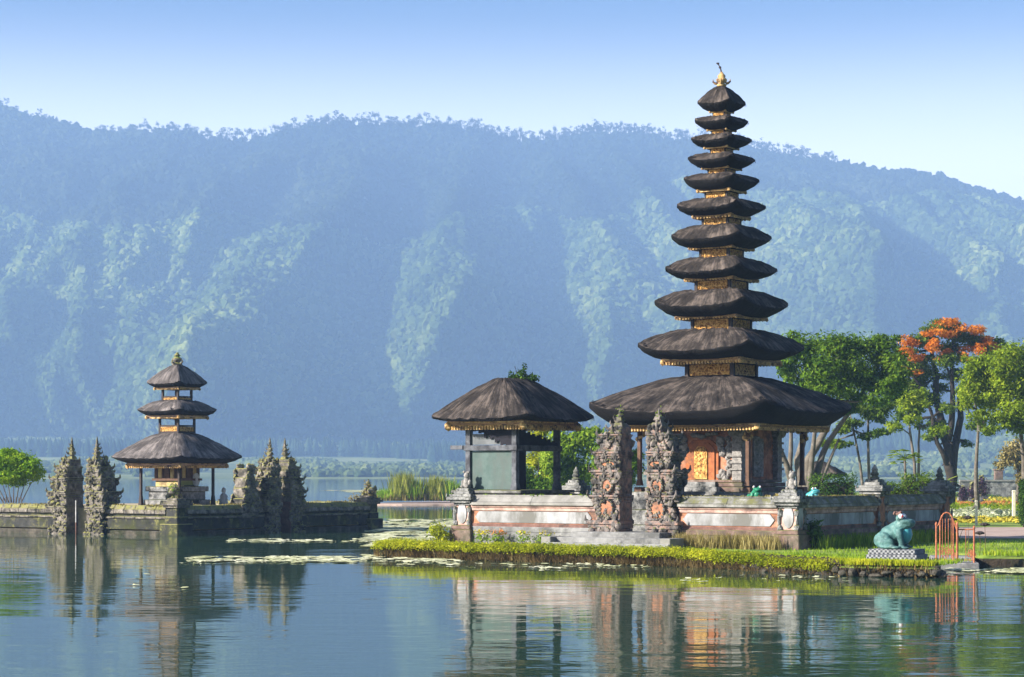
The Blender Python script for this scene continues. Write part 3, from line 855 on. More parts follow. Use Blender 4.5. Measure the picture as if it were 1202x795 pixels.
# gilded door with an orange surround and grey carved wings
b = MB()
for k, (w, hgt, d) in enumerate(((.62, 1.72, .07), (.50, 1.62, .12))):
    b.prism([(-w, zp + .32), (w, zp + .32), (w, zp + hgt - .22), (w * .55, zp + hgt), (-w * .55, zp + hgt), (-w, zp + hgt - .22)], -B_H - d, -B_H)
dr = b.build('door', M['orange_vivid'], tower, bevel=.01)
b = MB()
b.prism([(-.24, zp + .42), (.24, zp + .42), (.24, zp + 1.36), (.12, zp + 1.5), (-.12, zp + 1.5), (-.24, zp + 1.36)], -B_H - .16, -B_H - .10)
for k in range(70):
    b.lump((rnd.uniform(-.21, .21), -B_H - .165, zp + rnd.uniform(.46, 1.42)), (rnd.uniform(.02, .05), .02, rnd.uniform(.02, .06)))
b.build('gilt_leaf_carving', M['gold_carving'], dr)
b = MB()
for s in (-1, 1):
    for k in range(9): b.lump((s * rnd.uniform(.62, .82), -B_H - .06, zp + rnd.uniform(1.25, 1.8)), (.13, .09, .14))
    for k in range(7): b.lump((s * rnd.uniform(.66, .88), -B_H - .06, zp + rnd.uniform(.35, .65)), (.13, .09, .12))
for k in range(8): b.lump((rnd.uniform(-.5, .5), -B_H - .1, zp + 1.82 + rnd.uniform(0, .1)), (.14, .1, .08))
b.build('door_carving', M['pale_stone'], dr)
b = MB(); b.box(0, -B_H - .22, zp + .2, 1.3, .3, .26); b.box(0, -B_H - .4, zp + .08, 1.7, .5, .16)
b.build('door_step', M['stone'], dr)
# verandah posts under the eaves
HP = 2.02
for sx, sy in ((1, -1), (1, 1), (-1, -1), (-1, 1)):
    b = MB()
    b.box(sx * HP, sy * HP, zp / 2 + .55, .34, .34, zp - 1.1 + .3, top=.8)
    b.box(sx * HP, sy * HP, (zp + .2 + zt1 + .1) / 2, .13, .13, zt1 - zp - .1)
    b.box(sx * HP, sy * HP, zp + .3, .2, .2, .2, top=.7)
    ps = b.build('post', M['brown_wood'], tower, bevel=.01)
    g = MB()
    for k in range(7): g.lump((sx * HP + rnd.uniform(-.12, .12), sy * HP + rnd.uniform(-.12, .12), zt1 - rnd.uniform(.0, .34)), (.09, .09, .1))
    g.build('gilt_bracket', M['gold'], ps)
b = MB()
b.ring(HP + .1, HP + .1, .16, zt1 + .02, zt1 + .2)
b.build('tie_beam', M['brown_wood'], tower)

# ------------------------------------------------------------------ open pavilion at the enclosure's far corner
bc = tl(11.15, 1.65, GZ)
S2 = 35.3
def zb(y): return zc(y, S2)
pav = thing('pavilion', 'open square pavilion with screens and a hipped thatched roof beside the tall tower', 'pavilion', bc, FR)
PX, PY = .92, 1.30
b = MB(); zf = zb(579)
b.box(0, 0, zf / 2, PX * 2 + .7, PY * 2 + .6, zf); b.box(0, 0, zf + .05, PX * 2 + .95, PY * 2 + .8, .1)
b.build('base', M['coping'], pav, bevel=.02)
ze0, ze1 = zb(503.5), zb(494)
rf = thatch_roof(pav, 1.92, 2.16, .16, .72, zb(443.5), zb(489) - .10, ze1 - .03, .15, 1.5, 1.72, 1.22, 0, M['thatch'], n=26)
eave_board(rf, 1.5, 1.72, ze0, ze1)
for sx, sy in ((-1, -1), (1, -1), (1, 1), (-1, 1)):
    b = MB()
    b.box(sx * PX, sy * PY, (zf + .1 + ze0 + .1) / 2, .19, .19, ze0 - zf)
    b.box(sx * PX, sy * PY, zf + .22, .27, .27, .24, top=.75)
    b.build('post', M['grey_wood'], pav, bevel=.012)
zr = zb(526)
b = MB()
b.ring(PX + .14, PY + .14, .1, zr - .09, zr + .09); b.ring(PX + .2, PY + .2, .1, ze0 + .01, ze0 + .13)
b.box(-PX - .42, -PY - .09, zr + .02, .5, .12, .14)
b.build('rail', M['grey_wood'], pav, bevel=.01)
b = MB(); b.box(0, -PY, (zf + .12 + zr - .1) / 2, PX * 2 - .2, .03, zr - zf - .23)
b.build('lower_screen', M['screen'], pav)
b = MB(); b.box(-.02, -PY + .005, (zr + .1 + ze0 - .16) / 2, PX * 2 - .22, .03, ze0 - zr - .28)
b.build('upper_screen', M['screen_grey'], pav)
b = MB()
b.box(PX, -PY + .36, (zf + .12 + zr - .1) / 2, .04, .52, zr - zf - .23)
b.build('dark_panel', M['black_cloth'], pav)
# black cloth hangings with stepped lower or upper edges
def stepped(parent, axis, off, u0, u1, steps, z0, ref, up):
    b = MB()
    n = len(steps); w = (u1 - u0) / n
    for k, hgt in enumerate(steps):
        u = u0 + w * (k + .5)
        a0, a1 = (z0, z0 + hgt) if up else (z0 - hgt, z0)
        if axis == 'x': b.box(u, off, (a0 + a1) / 2, w * 1.0, .03, a1 - a0)
        else: b.box(off, u, (a0 + a1) / 2, .03, w * 1.0, a1 - a0)
    return b.build('cloth_hanging', M['black_cloth'], parent)
H_ = ze0 - zr - .1
stepped(pav, 'x', -PY - .06, -PX + .2, PX - .11, [.08, .06, .15, .13, .3, .22, .34, .3, .46, .4, .60, .52, .74, .66], ze0, 0, False)
stepped(pav, 'y', PX + .06, -PY + .11, PY - .11, [H_ * f for f in (.98, .92, .98, .78, .84, .66, .72, .56, .62, .66, .44, .5, .34, .40, .22, .3, .14)], zr + .09, 0, True)
# a leafy plant that has seeded itself on the ridge
pl = thing('roof_plant', 'small bushy plant growing out of the pavilion roof ridge', 'plant', (bc[0] + .25, bc[1] + .35, GZ + zb(444) - .05))
def leaf_cloud(n, blobs, lmin, lmax, shell=.55, up=.3, aspect=.42):
    """n small leaves spread through a set of ellipsoids; returns vertices and quads"""
    bl = np.array(blobs, float)
    vol = (bl[:, 3] * bl[:, 4] * bl[:, 5]) ** .75
    w = rng.choice(len(bl), n, p=vol / vol.sum())
    d = rng.normal(size=(n, 3)); d /= np.linalg.norm(d, axis=1)[:, None]
    rad = shell + (1 - shell) * rng.random(n) ** .7
    rad *= 1 + .22 * rng.normal(size=n).clip(-1.6, 1.6)
    c = bl[w, :3] + d * bl[w, 3:6] * rad[:, None]
    nm = d * .8 + rng.normal(size=(n, 3)) * .65 + np.array([0, 0, up]); nm /= np.linalg.norm(nm, axis=1)[:, None]
    t = np.cross(nm, rng.normal(size=(n, 3))); t /= np.linalg.norm(t, axis=1)[:, None]
    s = np.cross(nm, t)
    L = rng.uniform(lmin, lmax, n)[:, None]
    V = np.stack([c - t * L, c + s * L * aspect - nm * L * .15, c + t * L, c - s * L * aspect - nm * L * .15], 1).reshape(-1, 3)
    F = np.arange(4 * n).reshape(n, 4)
    return V, F
V, F = leaf_cloud(420, [(0, 0, .18, .22, .25, .2), (.35, .1, .12, .25, .25, .14), (-.25, 0, .12, .2, .2, .14), (.12, 0, .42, .1, .1, .26), (-.36, 0, .25, .05, .05, .25)], .04, .09)
np_mesh('foliage', V, F, M['shrub_dark'], pl)
b = MB()
for k in range(7): b.tube([(rnd.uniform(-.1, .1), 0, -.05), (rnd.uniform(-.4, .4), rnd.uniform(-.2, .2), rnd.uniform(.25, .6))], [.014, .005], 4)
b.build('stem', M['bark'], pl)

# ------------------------------------------------------------------ enclosure walls, pillars and split gates
def wall_run(label, p0, p1, out, group='red and white walls round the temple tower', z0=GZ, panel=True, pale=False, plinth=False, thick=.5):
    """one straight run of temple wall from p0 to p1; 'out' = +1/-1 says which side is the outer face"""
    a, c = Vector(p0[:2]), Vector(p1[:2])
    L = (c - a).length; ang = math.atan2(c.y - a.y, c.x - a.x)
    t = thing('enclosure_wall', label, 'wall', (a.x, a.y, z0), ang, group)
    y = lambda d: -out * d
    def bar(B, d0, d1, h0, h1, e=0.0):
        # d0..d1 distance outward from the middle, both faces
        B.box(L / 2, 0, (h0 + h1) / 2, L - 2 * e, 2 * d1, h1 - h0)
    b = MB(); bar(b, 0, .30, -.25, .38); bar(b, 0, .27, .38, .56); b.build('footing', M['brick_base'] if not plinth else M['concrete'], t, bevel=.02)
    b = MB(); bar(b, 0, .225, .56, .66); b.build('lower_band', M['red_brick'], t)
    b = MB(); bar(b, 0, .19, .66, 1.08); b.build('wall_face', M['orange'], t)
    b = MB(); bar(b, 0, .235, 1.08, 1.19); bar(b, 0, .275, 1.19, 1.26); b.build('upper_band', M['pink_plaster'], t, bevel=.012)
    if panel:
        for s in (-1, 1):
            b = MB()
            e, k = .14, .15
            poly = [(e + k, .69), (L - e - k, .69), (L - e, .88), (L - e - k, 1.06), (e + k, 1.06), (e, .88)]
            b.prism(poly, s * .19, s * .222)
            b.build('white_panel', M['white_panel'], t)
    b = MB()
    n = max(2, int(L / 1.7))
    for i in range(n):                             # coping of long slabs, slightly uneven
        x0, x1 = L * i / n, L * (i + 1) / n
        j = rnd.uniform(-.004, .004)
        b.box((x0 + x1) / 2, 0, 1.31 + j, x1 - x0 - .003, .72, .10)
        b.box((x0 + x1) / 2, 0, 1.45 + j, x1 - x0 - .003, .66, .17, topy=.62)
    b.box(L / 2, 0, 1.56, L, .34, .08)
    b.build('coping', M['coping_pale'] if pale else M['coping'], t, bevel=.012)
    # moss and small ferns rooted on the coping
    V, F = leaf_cloud(int(L * 30), [(L * (i + rnd.random()) / 8, rnd.uniform(-.18, .18), 1.6, L / 9, .14, .035) for i in range(8)], .02, .06, .2)
    np_mesh('moss', V, F, M['dry_leaf'] if not pale else M['grass_leaf'], t)
    return t

def pillar(label, loc, h, style, group=None, s=1.0, z0=GZ, rz=FR):
    t = thing('gate_pillar' if style == 'gate' else 'wall_pillar', label, 'pillar', (loc[0], loc[1], z0), rz, group)
    st = M['stone'] if style != 'mossy' else M['wall_dark']
    b = MB()
    b.box(0, 0, .1, .86 * s, .86 * s, .7); b.box(0, 0, .52, .76 * s, .76 * s, .14)
    b.build('base', M['brick_base'] if style != 'mossy' else M['wall_dark'], t, bevel=.02)
    b = MB()
    b.box(0, 0, .59 + (h - .59) / 2, .52 * s, .52 * s, h - .59)
    sh = b.build('shaft', {'white': M['pink_plaster'], 'brick': M['orange'], 'mossy': M['wall_dark']}[style], t, bevel=.015)
    if style == 'white':
        for sgn, ax in ((-1, 'x'), (1, 'y')):
            b = MB()
            poly = [(.18 * math.cos(a) * s, .98 + .34 * math.sin(a)) for a in np.linspace(0, 2 * math.pi, 15)[:-1]]
            b.prism(poly, -.29 * s, -.255 * s)
            o_ = b.build('medallion', M['white_panel'], sh)
            if ax == 'y': o_.rotation_euler = (0, 0, R(90))
    b = MB()
    for sx in (-1, 1):
        for sy in (-1, 1):
            b.lump((sx * .27 * s, sy * .27 * s, .66), (.1 * s, .1 * s, .12)); b.lump((sx * .27 * s, sy * .27 * s, h - .14), (.09 * s, .09 * s, .14))
            b.lump((sx * .3 * s, sy * .3 * s, .9), (.05 * s, .05 * s, .2))
    b.build('carving', st, sh)
    b = MB()
    for k, (w, dz) in enumerate(((.62, .08), (.80, .1), (.98, .1), (.84, .09), (.62, .1), (.46, .1))):
        z = h + sum((.08, .1, .1, .09, .1, .1)[:k])
        b.box(0, 0, z + dz / 2, w * s, w * s, dz - .004)
    zt = h + .57
    for sx in (-1, 1):
        for sy in (-1, 1):
            b.horn((sx * .36 * s, sy * .36 * s, h + .22), (sx * .7, sy * .7), .22 * s)
            b.lump((sx * .2 * s, sy * .2 * s, zt - .1), (.08 * s, .08 * s, .1))
    cp = b.build('cap', st, t, bevel=.012)
    b = MB()
    if style == 'white':
        b.lathe([(.13, 0), (.15, .08), (.12, .2), (.11, .3), (.06, .36), (.04, .38)], cz=zt - .02, n=9)
        b.lump((0, 0, zt + .42), (.10, .10, .12), jit=.12, sub=2)
        for sx in (-1, 1): b.lump((sx * .13, -.03, zt + .18), (.06, .07, .13)); b.lump((sx * .1, -.1, zt + .04), (.08, .1, .06))
        for k_ in range(5): b.lump((rnd.uniform(-.08, .08), rnd.uniform(-.08, .08), zt + .52), (.04, .04, .05))
    else:
        b.lathe([(.14, 0), (.17, .06), (.1, .12), (.15, .18), (.09, .27), (.11, .33), (.04, .45), (.01, .5)], cz=zt - .02, n=10)
    b.build('finial', M['pale_stone'] if style == 'white' else st, cp, smooth=style == 'white')
    return t

WL = 11.93; WR = 11.7; WM = 6.15
Lp, Cp, Rp, Mp = tl(WL, 0), tl(0, 0), tl(0, WR), tl(0, WM)
wall_run('sunlit white panelled wall in front of the open pavilion, left of the split gate', tl(WL - .35, 0), tl(6.82, 0), 1, pale=True, plinth=True)
wall_run('sunlit white panelled wall below the gilded shrine door, right of the split gate', tl(3.78, 0), tl(.35, 0), 1)
wall_run('shaded white panelled wall turning away from the statue topped corner pillar', tl(0, .35), tl(0, WM - .35), 1)
wall_run('shaded white panelled wall between the two brick pillars behind the big frog', tl(0, WM + .35), tl(0, WR - .35), 1)
wall_run('grey coped rear wall running back behind the open pavilion', tl(WL, .4), tl(WL, 6.6), -1, panel=False)
pillar('pale carved corner pillar topped by a small white figure, nearest the water', Cp, 1.25, 'white', 'carved pillars of the temple enclosure')
pillar('pale carved corner pillar left of the open pavilion', Lp, 1.25, 'white', 'carved pillars of the temple enclosure')
pillar('brick pillar with dark stepped cap midway along the shaded wall', Mp, 1.55, 'brick', 'carved pillars of the temple enclosure', .95)
pillar('brick pillar with dark stepped cap at the wall end nearest the flower garden', Rp, 1.5, 'brick', 'carved pillars of the temple enclosure', 1.05)
pillar('small brown pillar seen behind the wall between the pavilion and the split gate', tl(WL, 7.0), 1.5, 'brick', 'carved pillars of the temple enclosure', .9)

def gate_half(label, loc, rz, mir, tiers, dep, style, group, z0, spire, insets):
    """half of a split gate: sheer inner face at x=0, stepped carved outer side; mir = +1 outer side at +x, -1 at -x"""
    t = thing('split_gate', label, 'gate', (loc[0], loc[1], z0), rz, group)
    st = M['gate_relief'] if style == 'red' else M['stone_mossy']
    b = MB()
    zb_ = 0
    for k, (za, zz, w, kd) in enumerate(tiers):
        d = dep * (w / tiers[0][2]) ** .4
        if kd == 'c':                              # cornice of three thin slabs
            hgt = (zz - za) / 3
            for q in range(3): b.box(mir * (w + .06 * q) / 2, 0, za + hgt * (q + .5), w + .06 * q, d + .1 * q, hgt - .006)
        else: b.box(mir * w / 2, 0, (za + zz) / 2, w, d, zz - za - .006)
    body = b.build('body', M['gate_body'] if style == 'red' else M['stone_mossy'], t, bevel=.015)
    b = MB()
    for k, (za, zz, w, kd) in enumerate(tiers):
        d = dep * (w / tiers[0][2]) ** .4
        hgt = zz - za
        nf = int(w * hgt * (44 if style == 'red' else 46)) + 6
        for q in range(nf):                        # relief on the front and rear faces, denser to the edges
            u = rnd.betavariate(.7, .7) * w
            sgn = 1 if rnd.random() < .3 else -1
            r_ = rnd.uniform(.05, .115)
            if any(abs(u - ix) < iw * .55 and iz0 < za + hgt / 2 < iz1 for ix, iw, iz0, iz1 in insets) and sgn < 0 and kd != 'c': 
                if rnd.random() < .62: continue
            b.lump((mir * u, sgn * (d / 2 + r_ * .25), za + rnd.random() * hgt), (r_ * 1.1, r_ * .8, r_ * rnd.uniform(.7, 1.5)), jit=.3)
        for q in range(int(hgt * 12) + 3):         # the outer, stepped side
            r_ = rnd.uniform(.06, .13)
            b.lump((mir * (w + r_ * .3), rnd.uniform(-.5, .5) * d, za + rnd.random() * hgt), (r_, r_, r_ * 1.2), jit=.3)
        if kd != 's' or k % 2 == 0:
            for sy in (-1, 1):
                b.horn((mir * (w - .06), sy * (d / 2 - .04), zz - .08), (mir * .75, sy * .55), .30 if kd == 'c' else .22)
                b.horn((mir * .10, sy * (d / 2 - .04), zz - .08), (0, sy * .7), .2)
                b.horn((mir * w * .55, sy * (d / 2 - .02), zz - .08), (0, sy * .8), .22)
    b.build('carved_relief', st, body)
    for ix, iw, iz0, iz1 in insets:
        b = MB()
        poly = [(mir * (ix - iw / 2), iz0), (mir * (ix + iw / 2), iz0), (mir * (ix + iw / 2), iz1 - (iz1 - iz0) * .25), (mir * ix, iz1), (mir * (ix - iw / 2), iz1 - (iz1 - iz0) * .25)]
        b.prism(poly, -dep / 2 - .055, -dep / 2 + .3)
        f_ = MB()
        for q_ in range(16):
            a_ = 6.283 * q_ / 16
            f_.lump((mir * (ix + iw * .56 * math.cos(a_)), -dep / 2 - .06, (iz0 + iz1) / 2 + (iz1 - iz0) * .56 * math.sin(a_)), (.05, .05, .055), jit=.35)
        for q_ in range(5): f_.lump((mir * (ix + rnd.uniform(-.2, .2) * iw), -dep / 2 - .07, iz0 + (iz1 - iz0) * rnd.uniform(.0, .55)), (.055, .04, .06), jit=.35)
        o_ = b.build('niche', M['orange'] if iz1 - iz0 < .6 else M['pink_plaster'], body, bevel=.01)
        f_.build('niche_surround', st, body)
    b = MB()
    za = tiers[-1][1]; w = tiers[-1][2]
    x = mir * w * .5
    z = za
    for q in range(spire):
        r_ = w * .5 * (1 - q / (spire + .6))
        b.box(x, 0, z + .07, r_ * 2.0, r_ * 2.0, .12, top=.7); b.lump((x, 0, z + .16), (r_ * .8, r_ * .8, .09))
        for sy in (-1, 1): b.horn((x + mir * r_ * .5, sy * r_ * .6, z + .05), (mir * .5, sy * .7), .17 * (1 - q / (spire + 1)) + .05)
        z += .19
    b.lathe([(.06, 0), (.04, .12), (.01, .26)], x, 0, z - .05, 6)
    b.build('spire', st, body)
    # moss, ferns and lichen tufts that have rooted on the ledges
    bl = [(mir * rnd.uniform(.1, tt[2]), rnd.uniform(-.5, .5) * dep, tt[1], .13, .13, .05) for tt in tiers for _ in range(2)] + [(x, 0, za + .35, .16, .16, .35)]
    V, F = leaf_cloud(260 if style == 'red' else 420, bl, .02, .055, .4)
    np_mesh('moss', V, F, M['dry_leaf'] if style != 'red' else M['grass_leaf'], body)
    return t

T_RED = [(-.3, .42, 1.18, 'b'), (.42, .82, 1.24, 'c'), (.82, 1.42, 1.02, 'b'), (1.42, 1.62, 1.16, 'c'), (1.62, 2.18, 1.06, 'b'), (2.18, 2.42, 1.1, 'c'), (2.42, 2.78, .92, 'b'),
         (2.78, 3.0, 1.02, 'c'), (3.0, 3.4, .86, 'b'), (3.4, 3.55, .8, 'c'), (3.55, 3.78, .52, 's')]
T_RED = [(a, b_, w * .86, k) for a, b_, w, k in T_RED]
INS = [(.43, .42, .9, 1.46), (.42, .34, 1.72, 2.12), (.37, .46, 2.5, 2.7)]
g1 = tl(5.82, 0); g2 = tl(4.84, 0)
gate_half('carved orange and grey split gate half nearer the open pavilion', g1, FR, -1, T_RED, .86, 'red', 'halves of the orange split gate', GZ, 2, INS)
gate_half('carved orange and grey split gate half nearer the gilded shrine door', g2, FR, 1, T_RED, .86, 'red', 'halves of the orange split gate', GZ, 2, INS)
# stone steps in the gateway
b = MB()
for k, (w, d, z) in enumerate(((4.6, 3.0, .14), (3.9, 2.3, .3), (3.2, 1.6, .46))):
    b.box(0, 0, z / 2 - .1 + (.0), w, d, z + .2)
st_ = thing('stone_steps', 'grey stone steps leading up to the orange split gate', 'steps', tl(5.55, -.35, GZ), FR)
b.build('treads', M['concrete'], st_, bevel=.025)
b = MB()
for sx in (-1, 1): b.box(sx * 2.15, -1.0, .14, .35, .9, .34)
b.build('side_block', M['coping_pale'], st_, bevel=.02)
# mossy screen wall just inside the gateway with a small white figure before it
sw = thing('screen_wall', 'mossy yellow green screen wall seen through the orange split gate', 'wall', tl(4.85, 2.2, GZ), FR)
b = MB(); b.box(0, 0, .8, 2.4, .35, 1.6)
b.build('mossy_face', M['moss_wall'], sw)
b = MB(); b.box(0, 0, 1.66, 2.6, .5, .12); b.build('coping', M['coping'], sw)
b = MB()
for x in (-.5, .28): b.box(x, -.2, .85, .05, .06, 1.5)
b.box(-.1, -.2, 1.35, .9, .05, .05)
b.build('yellow_edging', M['gold'], sw)
fg = thing('guardian_statue', 'small white stone figure standing in the orange split gate opening', 'statue', tl(5.1, 1.55, GZ + .35), FR)
b = MB()
b.lathe([(.13, 0), (.14, .08), (.11, .2), (.12, .32), (.13, .42), (.09, .5), (.06, .54), (.085, .6), (.09, .66), (.06, .73), (.02, .8)], n=12)
b.lump((.12, -.03, .36), (.05, .05, .13)); b.lump((-.12, -.03, .36), (.05, .05, .13))
b.build('figure', M['white_stone'], fg, smooth=True)
b = MB(); b.box(0, 0, -.15, .4, .4, .42); b.build('pedestal', M['stone'], fg, bevel=.02)

# ------------------------------------------------------------------ small island with the three-roofed shrine
def island_block(name, pts, z1, z0, mt):
    b = MB(); n = len(pts)
    vs = [(x, y, z0) for x, y in pts] + [(x, y, z1) for x, y in pts]
    b.add(vs, [tuple(range(n, 2 * n))] + [(i, (i + 1) % n, (i + 1) % n + n, i + n) for i in range(n)])
    return b.build(name, mt)
NA, NB = 13.6, 13.4
q = lambda a, b_: tl(a, b_, 0, NORN)[:2]
o = island_block('island_floor', [q(.2, .2), q(NA, .2), q(NA, NB - .2), q(.2, NB - .2)], 1.12, -.6, M['sand'])
tag(o, 'sandy floor inside the walls of the small shrine island', 'ground', kind='structure')
def dark_wall(label, p0, p1, z1=1.27, sub=True, thick=.5):
    a, c = Vector(p0), Vector(p1)
    L = (c - a).length; ang = math.atan2(c.y - a.y, c.x - a.x)
    t = thing('retaining_wall', label, 'wall', (a.x, a.y, 0), ang, 'mossy walls round the small shrine island')
    b = MB(); b.box(L / 2, 0, -.12, L, thick + .22, .62, topy=.97); b.build('footing', M['rock'], t, bevel=.03)
    b = MB(); b.box(L / 2, 0, .57, L, thick, .64); b.build('wall_face', M['wall_dark'], t)
    b = MB()
    n = int(L / .5)
    for i in range(n):
        b.box(L * (i + .5) / n, 0, .74 + rnd.uniform(-.01, .01), L / n - .008, thick + .12, .09)
    b.build('string_course', M['stone_mossy'], t, bevel=.015)
    b = MB()
    for i in range(n):
        b.box(L * (i + .5) / n, 0, 1.0 + rnd.uniform(-.012, .012), L / n - .008, thick + .24, .2)
        b.box(L * (i + .5) / n, 0, 1.18 + rnd.uniform(-.012, .012), L / n - .008, thick + .12, .17, topy=.75)
    b.build('coping', M['stone_mossy'], t, bevel=.02)
    bl = [(rnd.uniform(0, L), rnd.uniform(-.3, .3), 1.27, .5, .2, .05) for i in range(int(L * 1.6))]
    V, F = leaf_cloud(int(L * 70), bl, .02, .065, .3)
    np_mesh('moss', V, F, M['dry_leaf'], t)
    return t
dark_wall('sunlit mossy island wall below the bright bush, left of its split gate', q(NA, 0), q(6.7, 0))
dark_wall('sunlit mossy island wall below the three roofed shrine', q(3.8, 0), q(.3, 0))
dark_wall('shaded dark island wall between the near corner and the cluster of carved gates', q(0, .3), q(0, 5.45))
dark_wall('shaded dark island wall running from the carved gates to the potted end pillar', q(0, 7.9), q(0, NB - .35))
dark_wall('low rear wall closing the back of the small shrine island', q(.3, NB), q(NA, NB))
# posts at the wall ends and corner
def island_post(label, p, plant=False, h=1.12):
    t = thing('corner_post', label, 'pillar', (p[0], p[1], 0), FR, 'corner posts of the small island')
    b = MB(); b.box(0, 0, .1, 1.0, 1.0, .8); b.box(0, 0, .55, .7, .7, .5); b.box(0, 0, .9, .62, .62, .6)
    b.build('shaft', M['wall_dark'], t, bevel=.03)
    b = MB()
    for k, (w, z) in enumerate(((.8, 1.22), (.98, 1.32), (.8, 1.42), (.55, 1.52))): b.box(0, 0, z, w, w, .096)
    for sx in (-1, 1):
        for sy in (-1, 1): b.horn((sx * .36, sy * .36, 1.3), (sx * .7, sy * .7), .2)
    if plant:
        for k in range(14): b.lump((rnd.uniform(-.25, .25), rnd.uniform(-.25, .25), 1.55 + rnd.uniform(0, .35)), (.12, .12, .14))
        b.lathe([(.2, 1.5), (.24, 1.7), (.12, 1.9), (.1, 2.1), (.03, 2.3)], n=8)
    b.build('cap', M['stone_mossy'], t, bevel=.015)
    if plant:
        V, F = leaf_cloud(500, [(0, 0, 1.7, .4, .4, .2), (.0, 0, 2.0, .2, .2, .3), (-.8, .1, 1.42, .5, .25, .2)], .03, .08)
        np_mesh('foliage', V, F, M['dry_leaf'], t)
    return t
island_post('mossy square post at the near corner of the small island', q(0, 0))
island_post('mossy island end post overgrown with plants, nearest the green spit', q(0, NB), True)

T_MOSS = [(-.6, .30, .98, 'b'), (.30, .95, .80, 'b'), (.95, 1.2, 1.02, 'c'), (1.2, 1.62, .96, 'b'), (1.62, 1.85, .98, 'c'), (1.85, 2.2, .84, 'b'), (2.2, 2.42, .84, 'c'), (2.42, 2.72, .66, 'b'), (2.72, 2.9, .58, 'c'), (2.9, 3.1, .42, 'b'), (3.1, 3.22, .34, 's')]
ISL = 'mossy split gates of the small island'
gate_half('mossy grey split gate half beside the bright bush, leftmost on the small island', q(5.81, 0), FR, -1, T_MOSS, 1.05, 'mossy', ISL, 0, 4, [])
gate_half('mossy grey split gate half beside the pink shrub, nearer the three roofed shrine', q(4.67, 0), FR, 1, T_MOSS, 1.05, 'mossy', ISL, 0, 4, [])
T_M2 = [(a, b_, w * .95, k) for a, b_, w, k in T_MOSS]
gate_half('mossy grey split gate half left of the red brick cut face', q(0, 6.31), FR + R(90), -1, T_M2, 1.0, 'mossy', ISL, 0, 4, [])
gr = gate_half('mossy grey split gate half whose cut face shows red brick at the waterline', q(0, 7.03), FR + R(90), 1, T_M2, 1.0, 'mossy', ISL, 0, 4, [])
b = MB(); b.box(-.02, 0, .5, .05, .94, 1.7); 
b.build('brick_facing', M['red_brick'], gr.children[0])
wg = thing('carved_wing', 'lower rounded carved stone wing beside the cluster of mossy gates', 'gate', (*q(0, 4.45), 0), FR + R(90))
b = MB()
for z, w in ((.9, 1.15), (1.3, 1.0), (1.75, .9), (2.2, .72), (2.6, .45)): b.box(0, 0, z, w, .6, .46)
b.build('core', M['stone_mossy'], wg, bevel=.03)
b = MB()
for k in range(170):
    z = rnd.uniform(1.0, 2.95); w = 1.35 * (1 - (z - 1.0) / 2.9)
    r_ = rnd.uniform(.07, .15)
    b.lump((rnd.uniform(-.5, .5) * w, rnd.choice((-.3, .3)) * (1 + .2 * rnd.random()), z), (r_, r_ * .8, r_ * 1.1), jit=.3)
    if k % 6 == 0: b.horn((rnd.uniform(-.5, .5) * w, -.3, z), (rnd.uniform(-.8, .8), -.5), .26)
b.build('carved_relief', M['stone_mossy'], wg)

sc3 = tl(4.4, 5.0, 1.12, NORN)
S3 = 26.2
def z3(y): return CAMH + (HOR - y) / S3 - 1.12
t3 = thing('meru_shrine', 'small shrine with three grey thatched roofs on the walled island', 'pagoda', sc3, FR)
T3 = [(76, 536, 508, 544, 57, 549), (46, 481, 470, 488, 35, 492), (35, 449, 428.5, 455, 26, 458)]
N3 = [20.5, 17, 4]
for i, (tip, ty, topy, by, bh, bz) in enumerate(T3):
    h = tip / 1.383 / S3; hb = bh / 1.383 / S3; hn = N3[i] / 1.383 / S3
    r = thatch_roof(t3, h, h, hn * .95, hn * .95, z3(topy), z3(ty) - .1, z3(by) - .02, .12, hb, hb, (1.25, 1.7, 1.4)[i], (.04, .05, 0)[i], M['thatch_grey'], n=20)
    eave_board(r, hb, hb, z3(bz), z3(by) + .01, dent=i == 0, mats=M['pink_plaster'])
    if i < 2:
        tp = T3[i + 1]
        z0_, z1_ = z3(topy) - .15, z3(tp[5]) + .08
        b = MB()
        for sx in (-1, 1):
            for sy in (-1, 1): b.box(sx * hn * .95, sy * hn * .95, (z0_ + z1_) / 2, .09, .09, z1_ - z0_)
        b.ring(hn, hn, .07, z1_ - .42, z1_ - .36); b.ring(hn, hn, .07, z0_, z0_ + .2)
        b.box(0, 0, (z0_ + z1_) / 2 - .25, hn * 1.7, hn * 1.7, z1_ - z0_ - .5)
        tb = b.build('tier_box', M['dark_wood'], t3)
        gold_panel(tb, hn * .93, hn * .93, z0_ + .17, z1_ - .44, 'x', -1, hn * .86); gold_panel(tb, hn * .93, hn * .93, z0_ + .17, z1_ - .44, 'y', 1, hn * .86)
b = MB()
zt = z3(429)
b.lathe([(.2, -.05), (.24, .05), (.12, .12), (.2, .22), (.22, .3), (.1, .38), (.14, .44), (.03, .58)], cz=zt, n=10)
for k in range(4): b.horn((.12 * math.cos(k * 1.57), .12 * math.sin(k * 1.57), zt + .06), (math.cos(k * 1.57), math.sin(k * 1.57)), .25)
fn = b.build('crown_finial', M['stone_mossy'], t3)
V, F = leaf_cloud(120, [(0, 0, zt + .3, .16, .16, .25)], .03, .06); np_mesh('moss', V, F, M['bush_bright'], fn)
b = MB()
zq = z3(571)
for w, za, zz in ((2.1, -.2, zq * .35), (1.8, zq * .35, zq * .75), (2.0, zq * .75, zq)): b.box(0, 0, (za + zz) / 2, w, w, zz - za - .004)
b.build('platform', M['stone'], t3, bevel=.02)
zm, ze = z3(563), z3(546)
b = MB(); b.box(0, 0, (zq + zm) / 2, 1.34, 1.34, zm - zq); b.build('lower_wall', M['yellow_wall'], t3)
